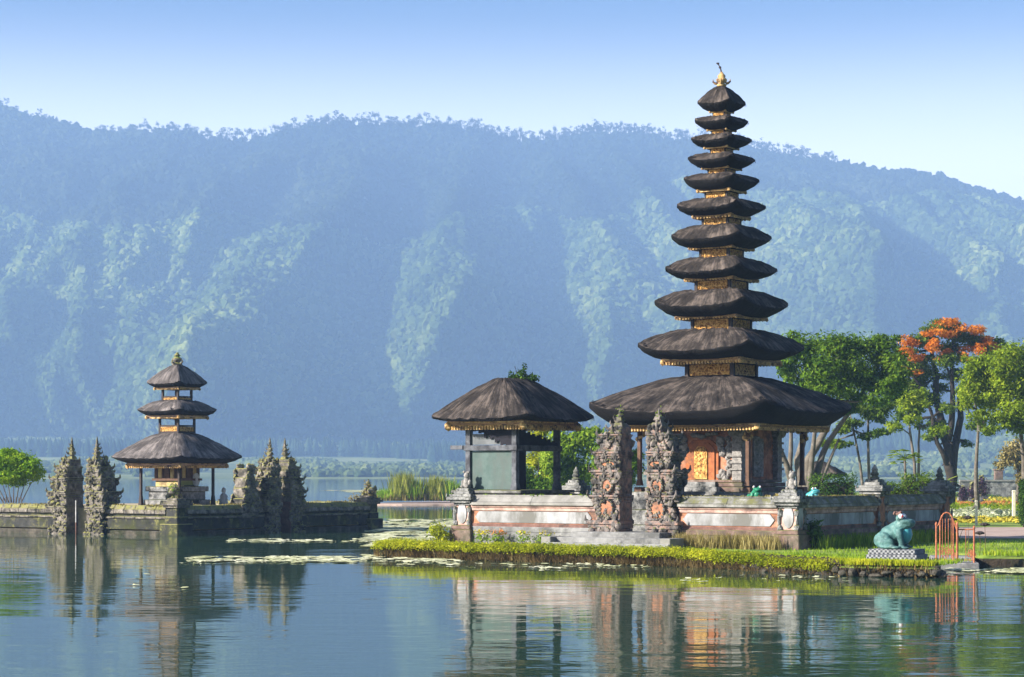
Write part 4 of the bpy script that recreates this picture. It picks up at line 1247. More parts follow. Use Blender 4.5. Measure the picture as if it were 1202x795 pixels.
b = MB()
b.box(0, 0, (zm + ze) / 2 + .05, 1.42, 1.42, ze - zm + .1); 
for k in range(4):
    b.box(-.55 + k * .36, -.73, (zm + ze) / 2, .05, .06, ze - zm); b.box(.73, -.55 + k * .36, (zm + ze) / 2, .06, .05, ze - zm)
b.ring(.79, .79, .1, zm - .05, zm + .05)
ub = b.build('upper_cabinet', M['brown_wood'], t3)
b = MB()
for k in (0, 2): b.box(-.37 + k * .36, -.722, (zm + ze) / 2, .2, .03, (ze - zm) * .8); b.box(.722, -.37 + k * .36, (zm + ze) / 2, .03, .2, (ze - zm) * .8)
b.build('cabinet_panel', M['yellow_wall'], ub)
b = MB(); b.box(.69, .1, (zq + zm) / 2, .03, .8, (zm - zq) * .85); b.build('opening_shade', M['black_cloth'], t3)  # black sheet on the wall stands in for the shade inside the opening
b = MB(); b.box(.72, -.1, zm - .12, .03, .9, .26); b.build('green_cloth', M['green_cloth'], t3)
for sx, sy in ((-1, -1), (1, -1), (1, 1), (-1, 1)):
    b = MB()
    hp = 1.13
    b.box(sx * hp, sy * hp, ze / 2 + .1, .11, .11, ze + .1); b.box(sx * hp, sy * hp, .25, .2, .2, .5, top=.6); b.box(sx * hp, sy * hp, ze - .02, .2, .2, .18)
    b.build('post', M['dark_wood'], t3, bevel=.01)
b = MB(); b.lathe([(.3, 0), (.3, .03), (.02, .06)], n=18)
d_ = b.build('white_disc', M['white_stone'], t3); d_.rotation_euler = (0, R(90), 0); d_.location = (.74, .42, zq + .3); d_.scale = (1, .8, 1)
for lab, a_, b_ in (('small white stone figure left of the three roofed shrine', 7.3, 4.0), ('small white stone figure right of the three roofed shrine', 3.3, 6.9)):
    s = thing('stone_figure', lab, 'statue', tl(a_, b_, 1.12, NORN), FR, 'white figures beside the island shrine')
    b = MB(); b.lathe([(.2, 0), (.22, .12), (.16, .3), (.18, .45), (.12, .56), (.06, .6), (.1, .68), (.09, .78), (.03, .86)], n=10)
    b.lump((0, -.14, .25), (.16, .12, .14))
    b.build('figure', M['white_stone'], s, smooth=True)
# mossy guardian carving right in front of the shrine corner
s = thing('mossy_guardian', 'moss grown guardian carving in front of the three roofed shrine', 'statue', tl(2.3, 2.4, 1.12, NORN), FR)
b = MB()
for k in range(60): 
    z = rnd.uniform(0, 1.0); r_ = .34 * (1 - z * .6)
    b.lump((rnd.uniform(-1, 1) * r_, rnd.uniform(-1, 1) * r_, z), (.11, .11, .13))
b.box(0, 0, .1, .75, .75, .4)
b.build('carving', M['stone_mossy'], s)
V, F = leaf_cloud(260, [(0, 0, .7, .25, .25, .4)], .03, .06); np_mesh('moss', V, F, M['bush_bright'], s)

# ------------------------------------------------------------------ hedges, grass, plants
def offset_line(pts, d):
    out = []
    for i, p in enumerate(pts):
        a = Vector(pts[max(i - 1, 0)]); c = Vector(pts[min(i + 1, len(pts) - 1)])
        t = (c - a).normalized(); out.append((p[0] - t.y * d, p[1] + t.x * d))
    return out
def along(pts, n):
    P = [Vector(p) for p in pts]; L = [(P[i + 1] - P[i]).length for i in range(len(P) - 1)]
    tot = sum(L)
    res = []
    for k in range(n):
        s = tot * (k + .5) / n; i = 0
        while i < len(L) - 1 and s > L[i]: s -= L[i]; i += 1
        p = P[i].lerp(P[i + 1], s / L[i]); t = (P[i + 1] - P[i]).normalized()
        res.append((p, t))
    return res
# the low clipped hedge that edges the island; woody stems below, yellow-green leaves on top
front = [(-3.3, 70.4), (-4.1, 68.7), (-2.2, 67.4), (0, 65.6), (2.2, 64.0), (4.75, 61.8), (6.6, 59.0), (8.2, 56.5)]
hd = thing('border_hedge', 'long low yellow green hedge lining the water edge of the temple island', 'hedge', (0, 0, 0))
cells = along(front, 160)
bl = []
for p, t in cells:
    nrm = Vector((-t.y, t.x))
    c = p - nrm * .10
    hgt = .53 - .12 * min(1, max(0, (p.x - 4.5) / 2.5)) + .05 * mnoise.noise((p.x * 1.3, p.y * 1.3, 0))
    bl.append((c.x - nrm.x * .1, c.y - nrm.y * .1, hgt - .14, .20, .22, .15)); bl.append((c.x, c.y, hgt - .10, .20, .30, .13)); bl.append((c.x + nrm.x * .4, c.y + nrm.y * .4, hgt - .08, .22, .3, .12))
V, F = leaf_cloud(36000, bl, .018, .048, .5, 1.3)
np_mesh('clipped_top', V, F, M['hedge_leaf'], hd)
n = 18000
i_ = rng.integers(0, len(cells), n)
cx = np.array([c[0].x for c in cells])[i_] + rng.normal(0, .09, n); cy = np.array([c[0].y for c in cells])[i_] + rng.normal(0, .09, n) + .03
z0 = rng.uniform(-.02, .2, n); L = rng.uniform(.10, .2, n)
dx, dy = rng.normal(0, .05, n), rng.normal(0, .05, n); w = rng.uniform(.006, .018, n)
V = np.stack([np.stack([cx - w, cy, z0], -1), np.stack([cx + w, cy, z0], -1), np.stack([cx + dx + w * .4, cy + dy, z0 + L], -1), np.stack([cx + dx - w * .4, cy + dy, z0 + L], -1)], 1).reshape(-1, 3)
np_mesh('stems', V, np.arange(4 * n).reshape(n, 4), M['hedge_stem'], hd)
b = MB()
for p, t in along(front, 260):
    nrm = Vector((-t.y, t.x)); c = p + nrm * .16
    b.lump((c.x, c.y, .18), (.26, .26, .26), jit=.15)
b.build('woody_core', M['soil'], hd)

def blades(name, pts, hmin, hmax, wid, mt, label, cat, lean=.35, kind='stuff', parent=None):
    """grass: one bent blade per point"""
    pts = np.asarray(pts, float); n = len(pts)
    a = rng.uniform(0, 6.283, n); h = rng.uniform(hmin, hmax, n)
    d = np.stack([np.cos(a), np.sin(a)], -1) * (h * rng.uniform(.1, lean, n))[:, None]
    s = np.stack([-np.sin(a), np.cos(a)], -1) * (wid * rng.uniform(.6, 1.4, n))[:, None]
    z = np.zeros((n, 1))
    p0 = pts - np.concatenate([s, z], 1); p1 = pts + np.concatenate([s, z], 1)
    m_ = pts + np.concatenate([d * .4, (h * .6)[:, None]], 1)
    m0, m1 = m_ - np.concatenate([s * .8, z], 1), m_ + np.concatenate([s * .8, z], 1)
    t_ = pts + np.concatenate([d, h[:, None]], 1)
    V = np.stack([p0, p1, m1, m0, t_, t_], 1)[:, [0, 1, 2, 3, 4]].reshape(-1, 3)
    k = np.arange(n)[:, None] * 5
    F4 = np.concatenate([k, k + 1, k + 2, k + 3], 1); F3 = np.concatenate([k + 3, k + 2, k + 4, k + 4], 1)
    me = bpy.data.meshes.new(name)
    fl = [tuple(f) for f in F4.tolist()] + [tuple(f[:3]) for f in F3.tolist()]
    me.from_pydata(V.tolist(), [], fl); me.materials.append(mt)
    o = bpy.data.objects.new(name, me); COL.objects.link(o)
    if parent: o.parent = parent; return o
    return tag(o, label, cat, kind=kind)
def inside_band(n, line, d0, d1):
    c = along(line, 600); out = []
    for _ in range(n):
        p, t = c[rnd.randrange(600)]; d = rnd.uniform(d0, d1)
        out.append((p.x - t.y * d + t.x * rnd.uniform(-.1, .1), p.y + t.x * d + t.y * rnd.uniform(-.1, .1), GZ - .01))
    return out
full_front = [(-3.6, 69.9), (-2.2, 67.4), (0, 65.6), (2.2, 64.0), (4.75, 61.8), (6.6, 58.9), (8.6, 55.9), (10.6, 55.0)]
lawn_pts = inside_band(9000, full_front, .5, 2.4) + inside_band(2600, full_front, 2.4, 4.0)
lawn_pts += [(rnd.uniform(9, 17), 0, GZ - .01) for _ in range(0)]
for _ in range(9000):                                # the grassy corner round the frog and beyond the rails
    x, y = rnd.uniform(8, 20), rnd.uniform(56, 76)
    if (x - 8.5) * .8387 - (y - 67.2) * .5446 > .3 and not (11.0 < x < 14.0 and y < 64) and y > 55.2 + max(0, (11 - x) * .6) and (x < 10.6 or y > 62.6): lawn_pts.append((x, y, GZ - .01))
blades('lawn_grass', lawn_pts, .04, .12, .010, M['grass_leaf'], 'short green grass on the temple island lawn', 'grass')
edge = inside_band(5200, [(7.6, 57.4), (8.6, 55.9), (10.4, 55.05)], .1, .7)
blades('bank_grass', edge, .06, .17, .012, M['hedge_leaf'], 'yellow green grass tufts along the rocky bank', 'grass')
hang = []
for p, t in along([(6.0, 59.8), (6.6, 58.9), (8.6, 55.9), (10.5, 55.0)], 900):
    hang.append((p.x + t.y * rnd.uniform(-.12, .1), p.y - t.x * rnd.uniform(-.12, .1), rnd.uniform(-.02, .22)))
blades('bank_weeds', hang, .05, .2, .014, M['hedge_stem'], 'brown weeds hanging over the rocky bank below the frog', 'weeds', 1.2)
far_edge = [(13.2, 62.3), (14.4, 62.0), (17, 62.4), (24, 62.5), (40, 62.5)]
blades('far_bank_grass', inside_band(6000, far_edge, -.05, .9), .06, .2, .012, M['grass_leaf'], 'green grass on the right hand bank beyond the orange rails', 'grass')
# rocks showing in the bank
for i, (p, t) in enumerate(along([(6.2, 59.5), (8.6, 55.85), (10.7, 55.0), (11.1, 58.5)], 34)):
    b = MB()
    b.lump((0, 0, 0), (rnd.uniform(.10, .24), rnd.uniform(.08, .15), rnd.uniform(.06, .12)), jit=.16, sub=2)
    o = b.build('bank_rock', M['rock'], smooth=False)
    o.location = (p.x, p.y, rnd.uniform(.0, .17)); o.rotation_euler = (0, 0, rnd.uniform(0, 3))
    tag(o, 'dark rough rock set in the bank below the big frog', 'rock', 'rocks in the island bank')
# dry grass and weeds at the foot of the walls
pts = []
for k in range(70):
    a, o_ = rnd.uniform(.2, 3.7), rnd.uniform(.38, .8)
    p = tl(a, -o_)
    for _ in range(38): pts.append((p[0] + rnd.gauss(0, .10), p[1] + rnd.gauss(0, .10), GZ))
blades('dry_grass', pts, .15, .55, .009, M['dry_leaf'], 'dry straw coloured grass at the foot of the sunlit wall', 'grass', .5)
pts = []
for k in range(100):
    p = tl(-rnd.uniform(.35, .9), rnd.uniform(.3, 11))
    for _ in range(34): pts.append((p[0] + rnd.gauss(0, .14), p[1] + rnd.gauss(0, .14), GZ))
blades('shade_weeds', pts, .12, .5, .014, M['grass_leaf'], 'green weeds growing along the foot of the shaded wall', 'weeds', .5)

def bush(name, label, cat, loc, n, blobs, lmin, lmax, mt, stems=6, group=None, smat=None, stem_h=.6):
    t = thing(name, label, cat, loc, 0, group)
    V, F = leaf_cloud(n, blobs, lmin, lmax, .35)
    np_mesh('foliage', V, F, mt, t)
    if stems:
        b = MB()
        for k in range(stems):
            q_ = blobs[k % len(blobs)]
            b.tube([(rnd.uniform(-.12, .12), rnd.uniform(-.12, .12), -.05), (q_[0] * .4 + rnd.uniform(-.1, .1), q_[1] * .4, q_[2] * .5), (q_[0] + rnd.uniform(-.2, .2) * q_[3], q_[1], q_[2])], [.02, .015, .006], 5)
        b.build('stems', smat or M['bark'], t)
    return t
p = tl(12.6, -.7); bush('corner_bush', 'small yellow green bush at the foot of the left corner pillar', 'bush', (p[0], p[1], GZ), 700, [(0, 0, .38, .38, .3, .3), (.2, 0, .2, .3, .3, .2)], .03, .08, M['hedge_leaf'])
for k, (a, o_) in enumerate(((10.8, -.75), (10.2, -.7), (9.2, -.72), (8.4, -.7))):
    p = tl(a, o_)
    t = bush('flower_clump', ('yellow and orange flowers at the left end of the pavilion wall', 'orange flowers second from the left pillar below the pavilion wall', 'sparse yellow flowers below the right half of the pavilion wall', 'thin weedy flower clump nearest the stone steps')[k], 'flowers', (p[0], p[1], GZ), 160, [(0, 0, .2, .3, .2, .2)], .025, .06, M['grass_leaf'], 3, 'flowers below the pavilion wall')
    V, F = leaf_cloud(70 if k < 2 else 30, [(0, 0, .40, .28, .2, .1)], .03, .06); np_mesh('blossom', V, F, M['flower_yellow'] if k != 1 else M['flower_row_orange'], t)
p = tl(-.45, .5); bush('potted_plant', 'dark spiky plant against the shaded side of the near corner pillar', 'plant', (p[0], p[1], GZ), 260, [(0, 0, .5, .3, .3, .45)], .05, .14, M['shrub_dark'])
for k, (a, b_) in enumerate(((.9, .9), (2.2, .7))):
    p = tl(a, b_)
    bush('courtyard_plant', ('pale green plant behind the wall beside the near corner pillar', 'low plant behind the wall below the shrine door')[k], 'plant', (p[0], p[1], GZ + .95), 300, [(0, 0, .5 - .12 * k, .42, .3, .24)], .04, .1, M['dry_leaf'] if k == 0 else M['shrub_dark'], 4)

# reeds on the spit and on the small island
spit = [(-13.2, 184), (-9, 181.5), (-2, 181), (8, 182), (30, 190), (30, 215), (-2, 205), (-9, 196)]
land('mud_spit', spit, .13, -.5, [M['path'], M['path']], 'pinkish mud spit behind the temple island', 'ground', 1.6)
for k, (px, w, h, n) in enumerate(((452, .8, 1.1, 420), (475, 1.1, 2.5, 900), (487, 1.0, 1.8, 600), (513, 1.2, 2.2, 900), (528, 1.0, 1.8, 650), (541, 1.0, 1.3, 500), (575, 1.8, 1.8, 700))):
    t = thing('reed_clump', ('lowest round tuft of reeds at the left tip of the mud spit', 'tallest bright reed clump on the mud spit', 'short reed clump tucked right of the tallest reed clump', 'second tallest reed clump, brownish, on the mud spit', 'feathery reed clump left of the pavilion corner pillar', 'low reed clump against the pavilion corner pillar', 'reed clump seen below the pavilion roof beyond the wall')[k], 'reeds', (gx(px, 188), 188, .3), 0, 'reed clumps on the mud spit')
    pts = np.stack([rng.normal(0, w * .45, n), rng.normal(0, .8, n), rng.uniform(0, h * .35, n)], -1)
    blades('reed_blades', pts, h * .35, h * .78, .035, M['reed'] if k % 2 else M['bush_bright'], '', '', .5, parent=t)
    pts = np.stack([rng.normal(0, w * .5, 300), rng.normal(-.8, .4, 300), np.zeros(300)], -1)
    blades('dry_base', pts, .2, .7, .04, M['dry_leaf'], '', '', .5, parent=t)

# ------------------------------------------------------------------ lily pads
def lily(name, label, areas):
    V, F = [], []
    for (x0, x1, y0, y1, n, r0, r1) in areas:
        for _ in range(n):
            px, py = rnd.uniform(x0, x1), rnd.uniform(y0, y1)
            if mnoise.noise((px * .06 + x0, py * .5, 1.7)) < .07 + rnd.uniform(-.12, .12): continue
            d = CAMH * FPX / (py - HOR); X, Y = gx(px, d), d
            r = rnd.uniform(r0, r1); k = len(V); a0 = rnd.uniform(0, 6.28); m = 7
            ex, ey = rnd.uniform(.8, 1.5), rnd.uniform(.8, 1.3)
            for i in range(m):
                a = a0 + i * 6.283 / m; rr = r * rnd.uniform(.75, 1.1)
                V.append((X + rr * math.cos(a) * ex, Y + rr * math.sin(a) * ey, .012 + rnd.uniform(0, .03)))
            F.append(tuple(range(k, k + m)))
    me = bpy.data.meshes.new(name); me.from_pydata(V, [], F); me.materials.append(M['lily'])
    o = bpy.data.objects.new(name, me); COL.objects.link(o)
    return tag(o, label, 'water plants', kind='stuff')
lily('lily_raft', 'pale floating lily pads drifting in front of the small island', [(225, 425, 654, 660, 900, .07, .22), (250, 420, 657, 661, 350, .08, .2), (270, 432, 633, 637, 500, .08, .2), (215, 245, 658, 663, 50, .06, .15)])
lily('lily_field', 'wide sheet of pale lily pads between the two islands', [(434, 548, 610, 642, 5200, .12, .45), (425, 520, 652, 660, 700, .07, .2), (470, 540, 656, 664, 260, .07, .16)])
lily('lily_fringe', 'thin line of lily pads along the hedge and by the orange rails', [(540, 760, 661, 668, 150, .06, .15), (800, 1000, 676, 684, 90, .05, .13), (1110, 1205, 668, 674, 420, .06, .2), (20, 260, 668, 700, 20, .05, .1)])
lily('floating_weed_strip', 'thin green strip of floating weed far out on the lake', [(300, 470, 575.5, 578, 1500, .5, 1.3)])

# ------------------------------------------------------------------ trees
def tree(name, label, loc, trunks, blobs, n, lmin, lmax, mt, bark, group=None, extra=None, limbs=True, shell=.5, cat='tree', r0=.2):
    t = thing(name, label, cat, loc, 0, group)
    b = MB()
    for path, r in trunks:
        k = len(path)
        pts = [Vector(p) for p in path]
        fine = []
        for i in range(k - 1):
            for f in (0, .5): 
                q_ = pts[i].lerp(pts[i + 1], f); fine.append(q_ + Vector((rnd.uniform(-1, 1), rnd.uniform(-1, 1), 0)) * r * .25)
        fine.append(pts[-1])
        b.tube(fine, [r * (1 - .72 * i / (len(fine) - 1)) for i in range(len(fine))], 8)
        for s in range(3): b.tube([pts[0] + Vector((0, 0, .25)), pts[0] + Vector((rnd.uniform(-1, 1), rnd.uniform(-1, 1), 0)).normalized() * r * 2 + Vector((0, 0, -.1))], [r * .6, r * .2], 5)
    if limbs:
        tips = [Vector(p[-1]) for p, r in trunks] + [Vector(p[-2]) for p, r in trunks]
        for q_ in blobs:
            c = Vector(q_[:3]); a = min(tips, key=lambda v: (v - c).length)
            mid = a.lerp(c, .5) + Vector((rnd.uniform(-.2, .2), rnd.uniform(-.2, .2), rnd.uniform(-.25, .05)))
            b.tube([a, mid, c], [r0 * .32, r0 * .2, r0 * .07], 6)
            for _ in range(3):
                e = c + Vector((rnd.uniform(-.7, .7) * q_[3], rnd.uniform(-.7, .7) * q_[4], rnd.uniform(-.2, .7) * q_[5]))
                b.tube([mid.lerp(c, .6), e], [r0 * .10, r0 * .03], 4)
    b.build('trunk', bark, t, smooth=True)
    sub = []
    for q_ in blobs:                                   # break every mass into smaller sprays with gaps between them
        sub.append((q_[0], q_[1], q_[2], q_[3] * .95, q_[4] * .95, q_[5] * .95))
        for _ in range(5):
            d = Vector((rnd.gauss(0, 1), rnd.gauss(0, 1), rnd.gauss(0, 1))).normalized() * rnd.uniform(.5, 1.1)
            k = rnd.uniform(.32, .6)
            sub.append((q_[0] + d.x * q_[3] * .9, q_[1] + d.y * q_[4] * .9, q_[2] + d.z * q_[5] * .9, q_[3] * k, q_[4] * k, q_[5] * k * .9))
    V, F = leaf_cloud(n, sub, lmin, lmax, shell * .8, .5)
    np_mesh('crown', V, F, mt, t)
    if extra:
        for nm, nn, bl_, l0, l1, m_ in extra:
            V, F = leaf_cloud(nn, bl_, l0, l1, .75); np_mesh(nm, V, F, m_, t)
    return t
def PB(lst, D, x0, z0, depth=1.0, sc=1.0):
    """blobs given as (column, row, half width, half height) in the photo, set at real depth D about the tree's base"""
    out = []
    for px, py, w, h in lst:
        out.append((gx(px, D) - x0, rnd.uniform(-.6, .6) * depth, gz(py, D) - z0, w / FPX * D * sc, w / FPX * D * sc * .85, h / FPX * D * sc))
    return out
def PT(lst, D, x0, z0):
    return [(gx(px, D) - x0, dy, gz(py, D) - z0) for px, py, dy in lst]
# broad dark tree with pale twisting stems behind the tower
D = 104; x0 = gx(945, D)
bl = PB([(945, 408, 22, 17), (978, 402, 24, 12), (1010, 405, 24, 13), (1037, 418, 20, 16), (1048, 440, 14, 14), (965, 430, 24, 16), (998, 428, 26, 18), (1025, 448, 22, 12), (930, 430, 16, 16), (985, 458, 24, 11), (1012, 466, 16, 8), (952, 455, 20, 12), (1052, 462, 12, 7), (925, 412, 12, 12), (935, 470, 14, 9), (1000, 480, 12, 6), (1040, 455, 16, 10), (970, 445, 26, 14), (1015, 440, 26, 14), (1052, 428, 18, 16), (1048, 452, 18, 12), (1040, 402, 18, 10), (1025, 470, 18, 8)], D, x0, GZ, 2.0, 1.12)
stems = [(PT(l, D, x0, GZ), r) for l, r in (
    ([(945, 585, 0), (950, 540, 0), (968, 505, 0), (985, 470, .4), (998, 440, .5)], .24), ([(942, 585, .1), (938, 540, .3), (948, 500, .5), (952, 455, .6), (945, 420, .6)], .22),
    ([(938, 585, .2), (922, 545, 0), (910, 510, -.4), (905, 480, -.5)], .18), ([(950, 585, -.1), (962, 548, .5), (975, 520, 1.0), (1010, 470, 1.2), (1030, 440, 1.2)], .2),
    ([(935, 585, 0), (928, 550, .6), (932, 510, .8), (930, 440, .8)], .17), ([(947, 585, 0), (952, 545, -.3), (956, 500, -.6), (970, 440, -.4)], .17), ([(955, 585, 0), (972, 545, -.2), (984, 515, -.2)], .13))]
tree('spreading_tree', 'broad dark green tree with pale twisting stems behind the tower', (x0, D, GZ), stems, bl, 38000, .04, .13, M['tree_dark'], M['bark_pale'], r0=.22, shell=.35)
# two slender trunks with flat tufts
D = 118; x0 = gx(1016, D)
tree('slender_tree', 'slender pale tree with flat tufts on two thin trunks, left of the flame tree', (x0, D, GZ), [(PT([(1014, 592, 0), (1010, 545, 0), (1003, 505, .2), (998, 485, .2)], D, x0, GZ), .09), (PT([(1020, 592, 0), (1021, 540, .3), (1020, 480, .3), (1022, 455, .3)], D, x0, GZ), .10), (PT([(1003, 510, .2), (985, 516, .4), (965, 520, .4)], D, x0, GZ), .05)],
     PB([(998, 497, 11, 5), (1026, 486, 14, 7), (1030, 508, 9, 4), (1018, 512, 10, 4), (988, 505, 8, 4), (1040, 478, 8, 4), (982, 522, 10, 4), (1008, 478, 12, 5), (972, 520, 8, 4)], D, x0, GZ, .6, 1.35), 4600, .06, .15, M['tree_olive'], M['bark_pale'], r0=.12)
# the flame tree
D = 150; x0 = gx(1115, D)
stems = [(PT(l, D, x0, GZ), r) for l, r in (
    ([(1115, 600, 0), (1116, 560, 0), (1112, 525, 0), (1104, 490, .3), (1100, 440, .5), (1095, 410, .5)], .46), ([(1116, 570, .1), (1122, 530, .2), (1128, 490, .5), (1128, 460, .6), (1138, 430, .6)], .34),
    ([(1112, 545, -.2), (1098, 520, -.5), (1093, 490, -.6), (1080, 455, -.8)], .2), ([(1112, 520, 0), (1118, 480, -.4), (1114, 440, -.6), (1118, 400, -.6)], .26))]
fl = PB([(1080, 400, 20, 10), (1100, 386, 22, 9), (1124, 396, 20, 9), (1068, 412, 16, 8), (1142, 402, 18, 8), (1158, 412, 12, 7), (1088, 420, 12, 7), (1128, 420, 10, 6), (1066, 436, 12, 6), (1110, 408, 16, 7)], D, x0, GZ, 2.4)
bl = fl + PB([(1065, 430, 16, 10), (1060, 455, 18, 9), (1080, 450, 14, 8), (1165, 405, 12, 8), (1150, 428, 14, 8), (1090, 470, 18, 9), (1070, 472, 16, 7), (1110, 455, 10, 7), (1100, 498, 12, 6), (1085, 500, 8, 5), (1140, 500, 10, 7), (1136, 520, 8, 5), (1132, 465, 14, 9), (1055, 440, 16, 10), (1085, 438, 18, 10), (1120, 440, 16, 9), (1150, 445, 16, 12), (1105, 425, 16, 8), (1075, 465, 22, 9), (1050, 470, 14, 7), (1110, 480, 12, 7), (1092, 512, 12, 6), (1062, 488, 12, 6), (1170, 415, 12, 9)], D, x0, GZ, 2.4, 1.08)
tree('flame_tree', 'tall tree crowned with orange red blossom on a dark forked trunk', (x0, D, GZ), stems, bl, 28000, .06, .16, M['tree_olive'], M['bark'], shell=.3, extra=[('orange_blossom', 6000, [(q_[0] + rnd.gauss(0, .25), rnd.uniform(-2.4, -.4), q_[2] + .05 + rnd.gauss(0, .18), q_[3] * rnd.uniform(.6, 1.1), q_[4], q_[5] * rnd.uniform(.7, 1.3)) for _ in (0, 1) for q_ in PB([(1060, 414, 9, 5), (1070, 402, 10, 5), (1084, 392, 11, 5), (1100, 383, 12, 5), (1118, 380, 11, 5), (1135, 392, 11, 5), (1150, 402, 10, 5), (1165, 410, 8, 4), (1074, 424, 9, 4), (1090, 411, 10, 5), (1108, 397, 11, 5), (1125, 408, 9, 4), (1058, 436, 8, 4), (1076, 440, 8, 4), (1142, 413, 8, 4), (1098, 425, 8, 4), (1128, 424, 7, 4), (1112, 416, 8, 4)], D, x0, GZ, 1)], .06, .15, M['flower_orange'])], r0=.34)
# bright rounded tree at the right edge
D = 112; x0 = gx(1147, D)
bl = PB([(1150, 445, 20, 20), (1172, 425, 22, 18), (1197, 420, 22, 18), (1185, 450, 24, 20), (1210, 450, 22, 22), (1160, 470, 20, 14), (1190, 480, 22, 15), (1138, 455, 12, 14), (1215, 482, 18, 16), (1148, 490, 14, 9), (1172, 492, 16, 9), (1230, 420, 26, 26), (1140, 430, 12, 14), (1128, 470, 10, 12), (1175, 460, 24, 18), (1200, 500, 20, 12), (1155, 505, 12, 7)], D, x0, GZ, 2.0, 1.12)
tree('bright_tree', 'bright yellow green rounded tree on a thin pale trunk, furthest right', (x0, D, GZ), [(PT([(1147, 596, 0), (1146, 550, 0), (1149, 505, 0), (1146, 480, 0)], D, x0, GZ), .13), (PT([(1149, 505, 0), (1165, 478, .3), (1180, 450, .4)], D, x0, GZ), .09), (PT([(1206, 596, .5), (1204, 540, .5), (1198, 490, .5), (1205, 450, .4)], D, x0, GZ), .16)], bl, 32000, .04, .13, M['tree_bright'], M['bark_pale'], r0=.2, shell=.35)
# pair of thin trunks left of the flame tree
D = 128; x0 = gx(1074, D)
tree('thin_twin_tree', 'thin twin trunked tree with a few leaf tufts just left of the flame tree', (x0, D, GZ), [(PT([(1076, 596, 0), (1073, 545, 0), (1068, 505, 0), (1066, 480, 0)], D, x0, GZ), .12), (PT([(1079, 596, 0), (1079, 540, .2), (1080, 500, .2), (1081, 470, .2)], D, x0, GZ), .10), (PT([(1068, 510, 0), (1055, 500, .2), (1048, 498, .2)], D, x0, GZ), .04)],
     PB([(1068, 476, 14, 8), (1071, 492, 10, 6), (1050, 502, 8, 5), (1063, 466, 10, 6), (1082, 462, 9, 6), (1100, 505, 10, 6)], D, x0, GZ, .6, 1.3), 3600, .06, .15, M['tree_bright'], M['bark_pale'], r0=.1)
# pale yellow bush-tree far right
D = 165; x0 = gx(1192, D)
tree('pale_tree', 'pale yellowish feathery small tree at the right edge below the bright tree', (x0, D, GZ), [(PT([(1194, 592, 0), (1196, 560, 0), (1192, 530, 0)], D, x0, GZ), .16)], PB([(1185, 535, 14, 10), (1196, 525, 14, 12), (1205, 545, 14, 12), (1176, 545, 9, 6), (1200, 560, 10, 8)], D, x0, GZ, .8), 2600, .08, .2, M['dry_leaf'], M['bark_pale'], r0=.14)
# papaya-like plant with a star of big leaves, and banana clumps
def star_plant(label, px, py, D, n, size, base_y, name='papaya_tree'):
    x, z = gx(px, D), gz(py, D) - GZ
    t = thing(name, label, 'tree', (x, D, GZ))
    b = MB(); b.tube([(0.03, 0, -.1), (.05, 0, z * .5), (0, 0, z)], [.09, .07, .05], 7); b.build('trunk', M['bark_pale'], t, smooth=True)
    V, F, k = [], [], 0
    c_ = MB()
    for i in range(n * 2):
        a = 6.283 * i / n + rnd.uniform(-.2, .2); e = rnd.uniform(-.35, .7); L = size * rnd.uniform(.8, 1.1)
        d = Vector((math.cos(a), math.sin(a), e)); tip = Vector((0, 0, z)) + d * L
        c_.tube([(0, 0, z), tuple(tip)], [.015, .008], 4)
        for j in range(7):                            # lobed leaf: seven fingers
            aa = a + (j - 3) * .48; dd = Vector((math.cos(aa), math.sin(aa), -.25)); s_ = Vector((-dd.y, dd.x, 0))
            l_ = size * .42 * (1 - abs(j - 3) * .08)
            c_.add([tip, tip + dd * l_ * .5 + s_ * l_ * .36, tip + dd * l_ + Vector((0, 0, -l_ * .1)), tip + dd * l_ * .5 - s_ * l_ * .36], [(0, 1, 2, 3)])
    c_.build('crown', M['tree_bright'] if n > 9 else M['shrub_dark'], t)
    return t
star_plant('small papaya tree with a star of lobed leaves above the hedge', 1062, 538, 100, 13, .62, 585)
def banana(label, px, D, h, n, group='banana clumps behind the temple'):
    t = thing('banana_plant', label, 'plant', (gx(px, D), D, GZ), 0, group)
    b = MB(); b.tube([(0, 0, -.1), (0, 0, h * .4)], [.10, .07], 7); b.build('stem', M['bark_pale'], t)
    b = MB()
    for i in range(n):
        a = 6.283 * i / n + rnd.uniform(-.3, .3); L = h * rnd.uniform(.55, .8); up = rnd.uniform(.8, 1.6)
        pts = []
        for k in range(6):
            f = k / 5
            pts.append(Vector((math.cos(a) * L * f * .75, math.sin(a) * L * f * .75, h * .35 + L * (up * f - .75 * up * f * f) * .9)))
        s = Vector((-math.sin(a), math.cos(a), 0))
        w = [.03, .14, .2, .19, .12, .01]
        for k in range(5):
            b.add([pts[k] - s * w[k] * h * .45, pts[k] + s * w[k] * h * .45, pts[k + 1] + s * w[k + 1] * h * .45, pts[k + 1] - s * w[k + 1] * h * .45], [(0, 1, 2, 3)])
    b.build('leaves', M['banana'], t)
banana('yellow green banana plant behind the wall, left of the papaya tree', 1038, 108, 2.5, 9)
banana('tall banana plant between the thin twin tree and the flame tree', 1098, 122, 3.4, 9)
banana('low banana plant above the hedge near the spreading tree', 1028, 112, 2.0, 7)

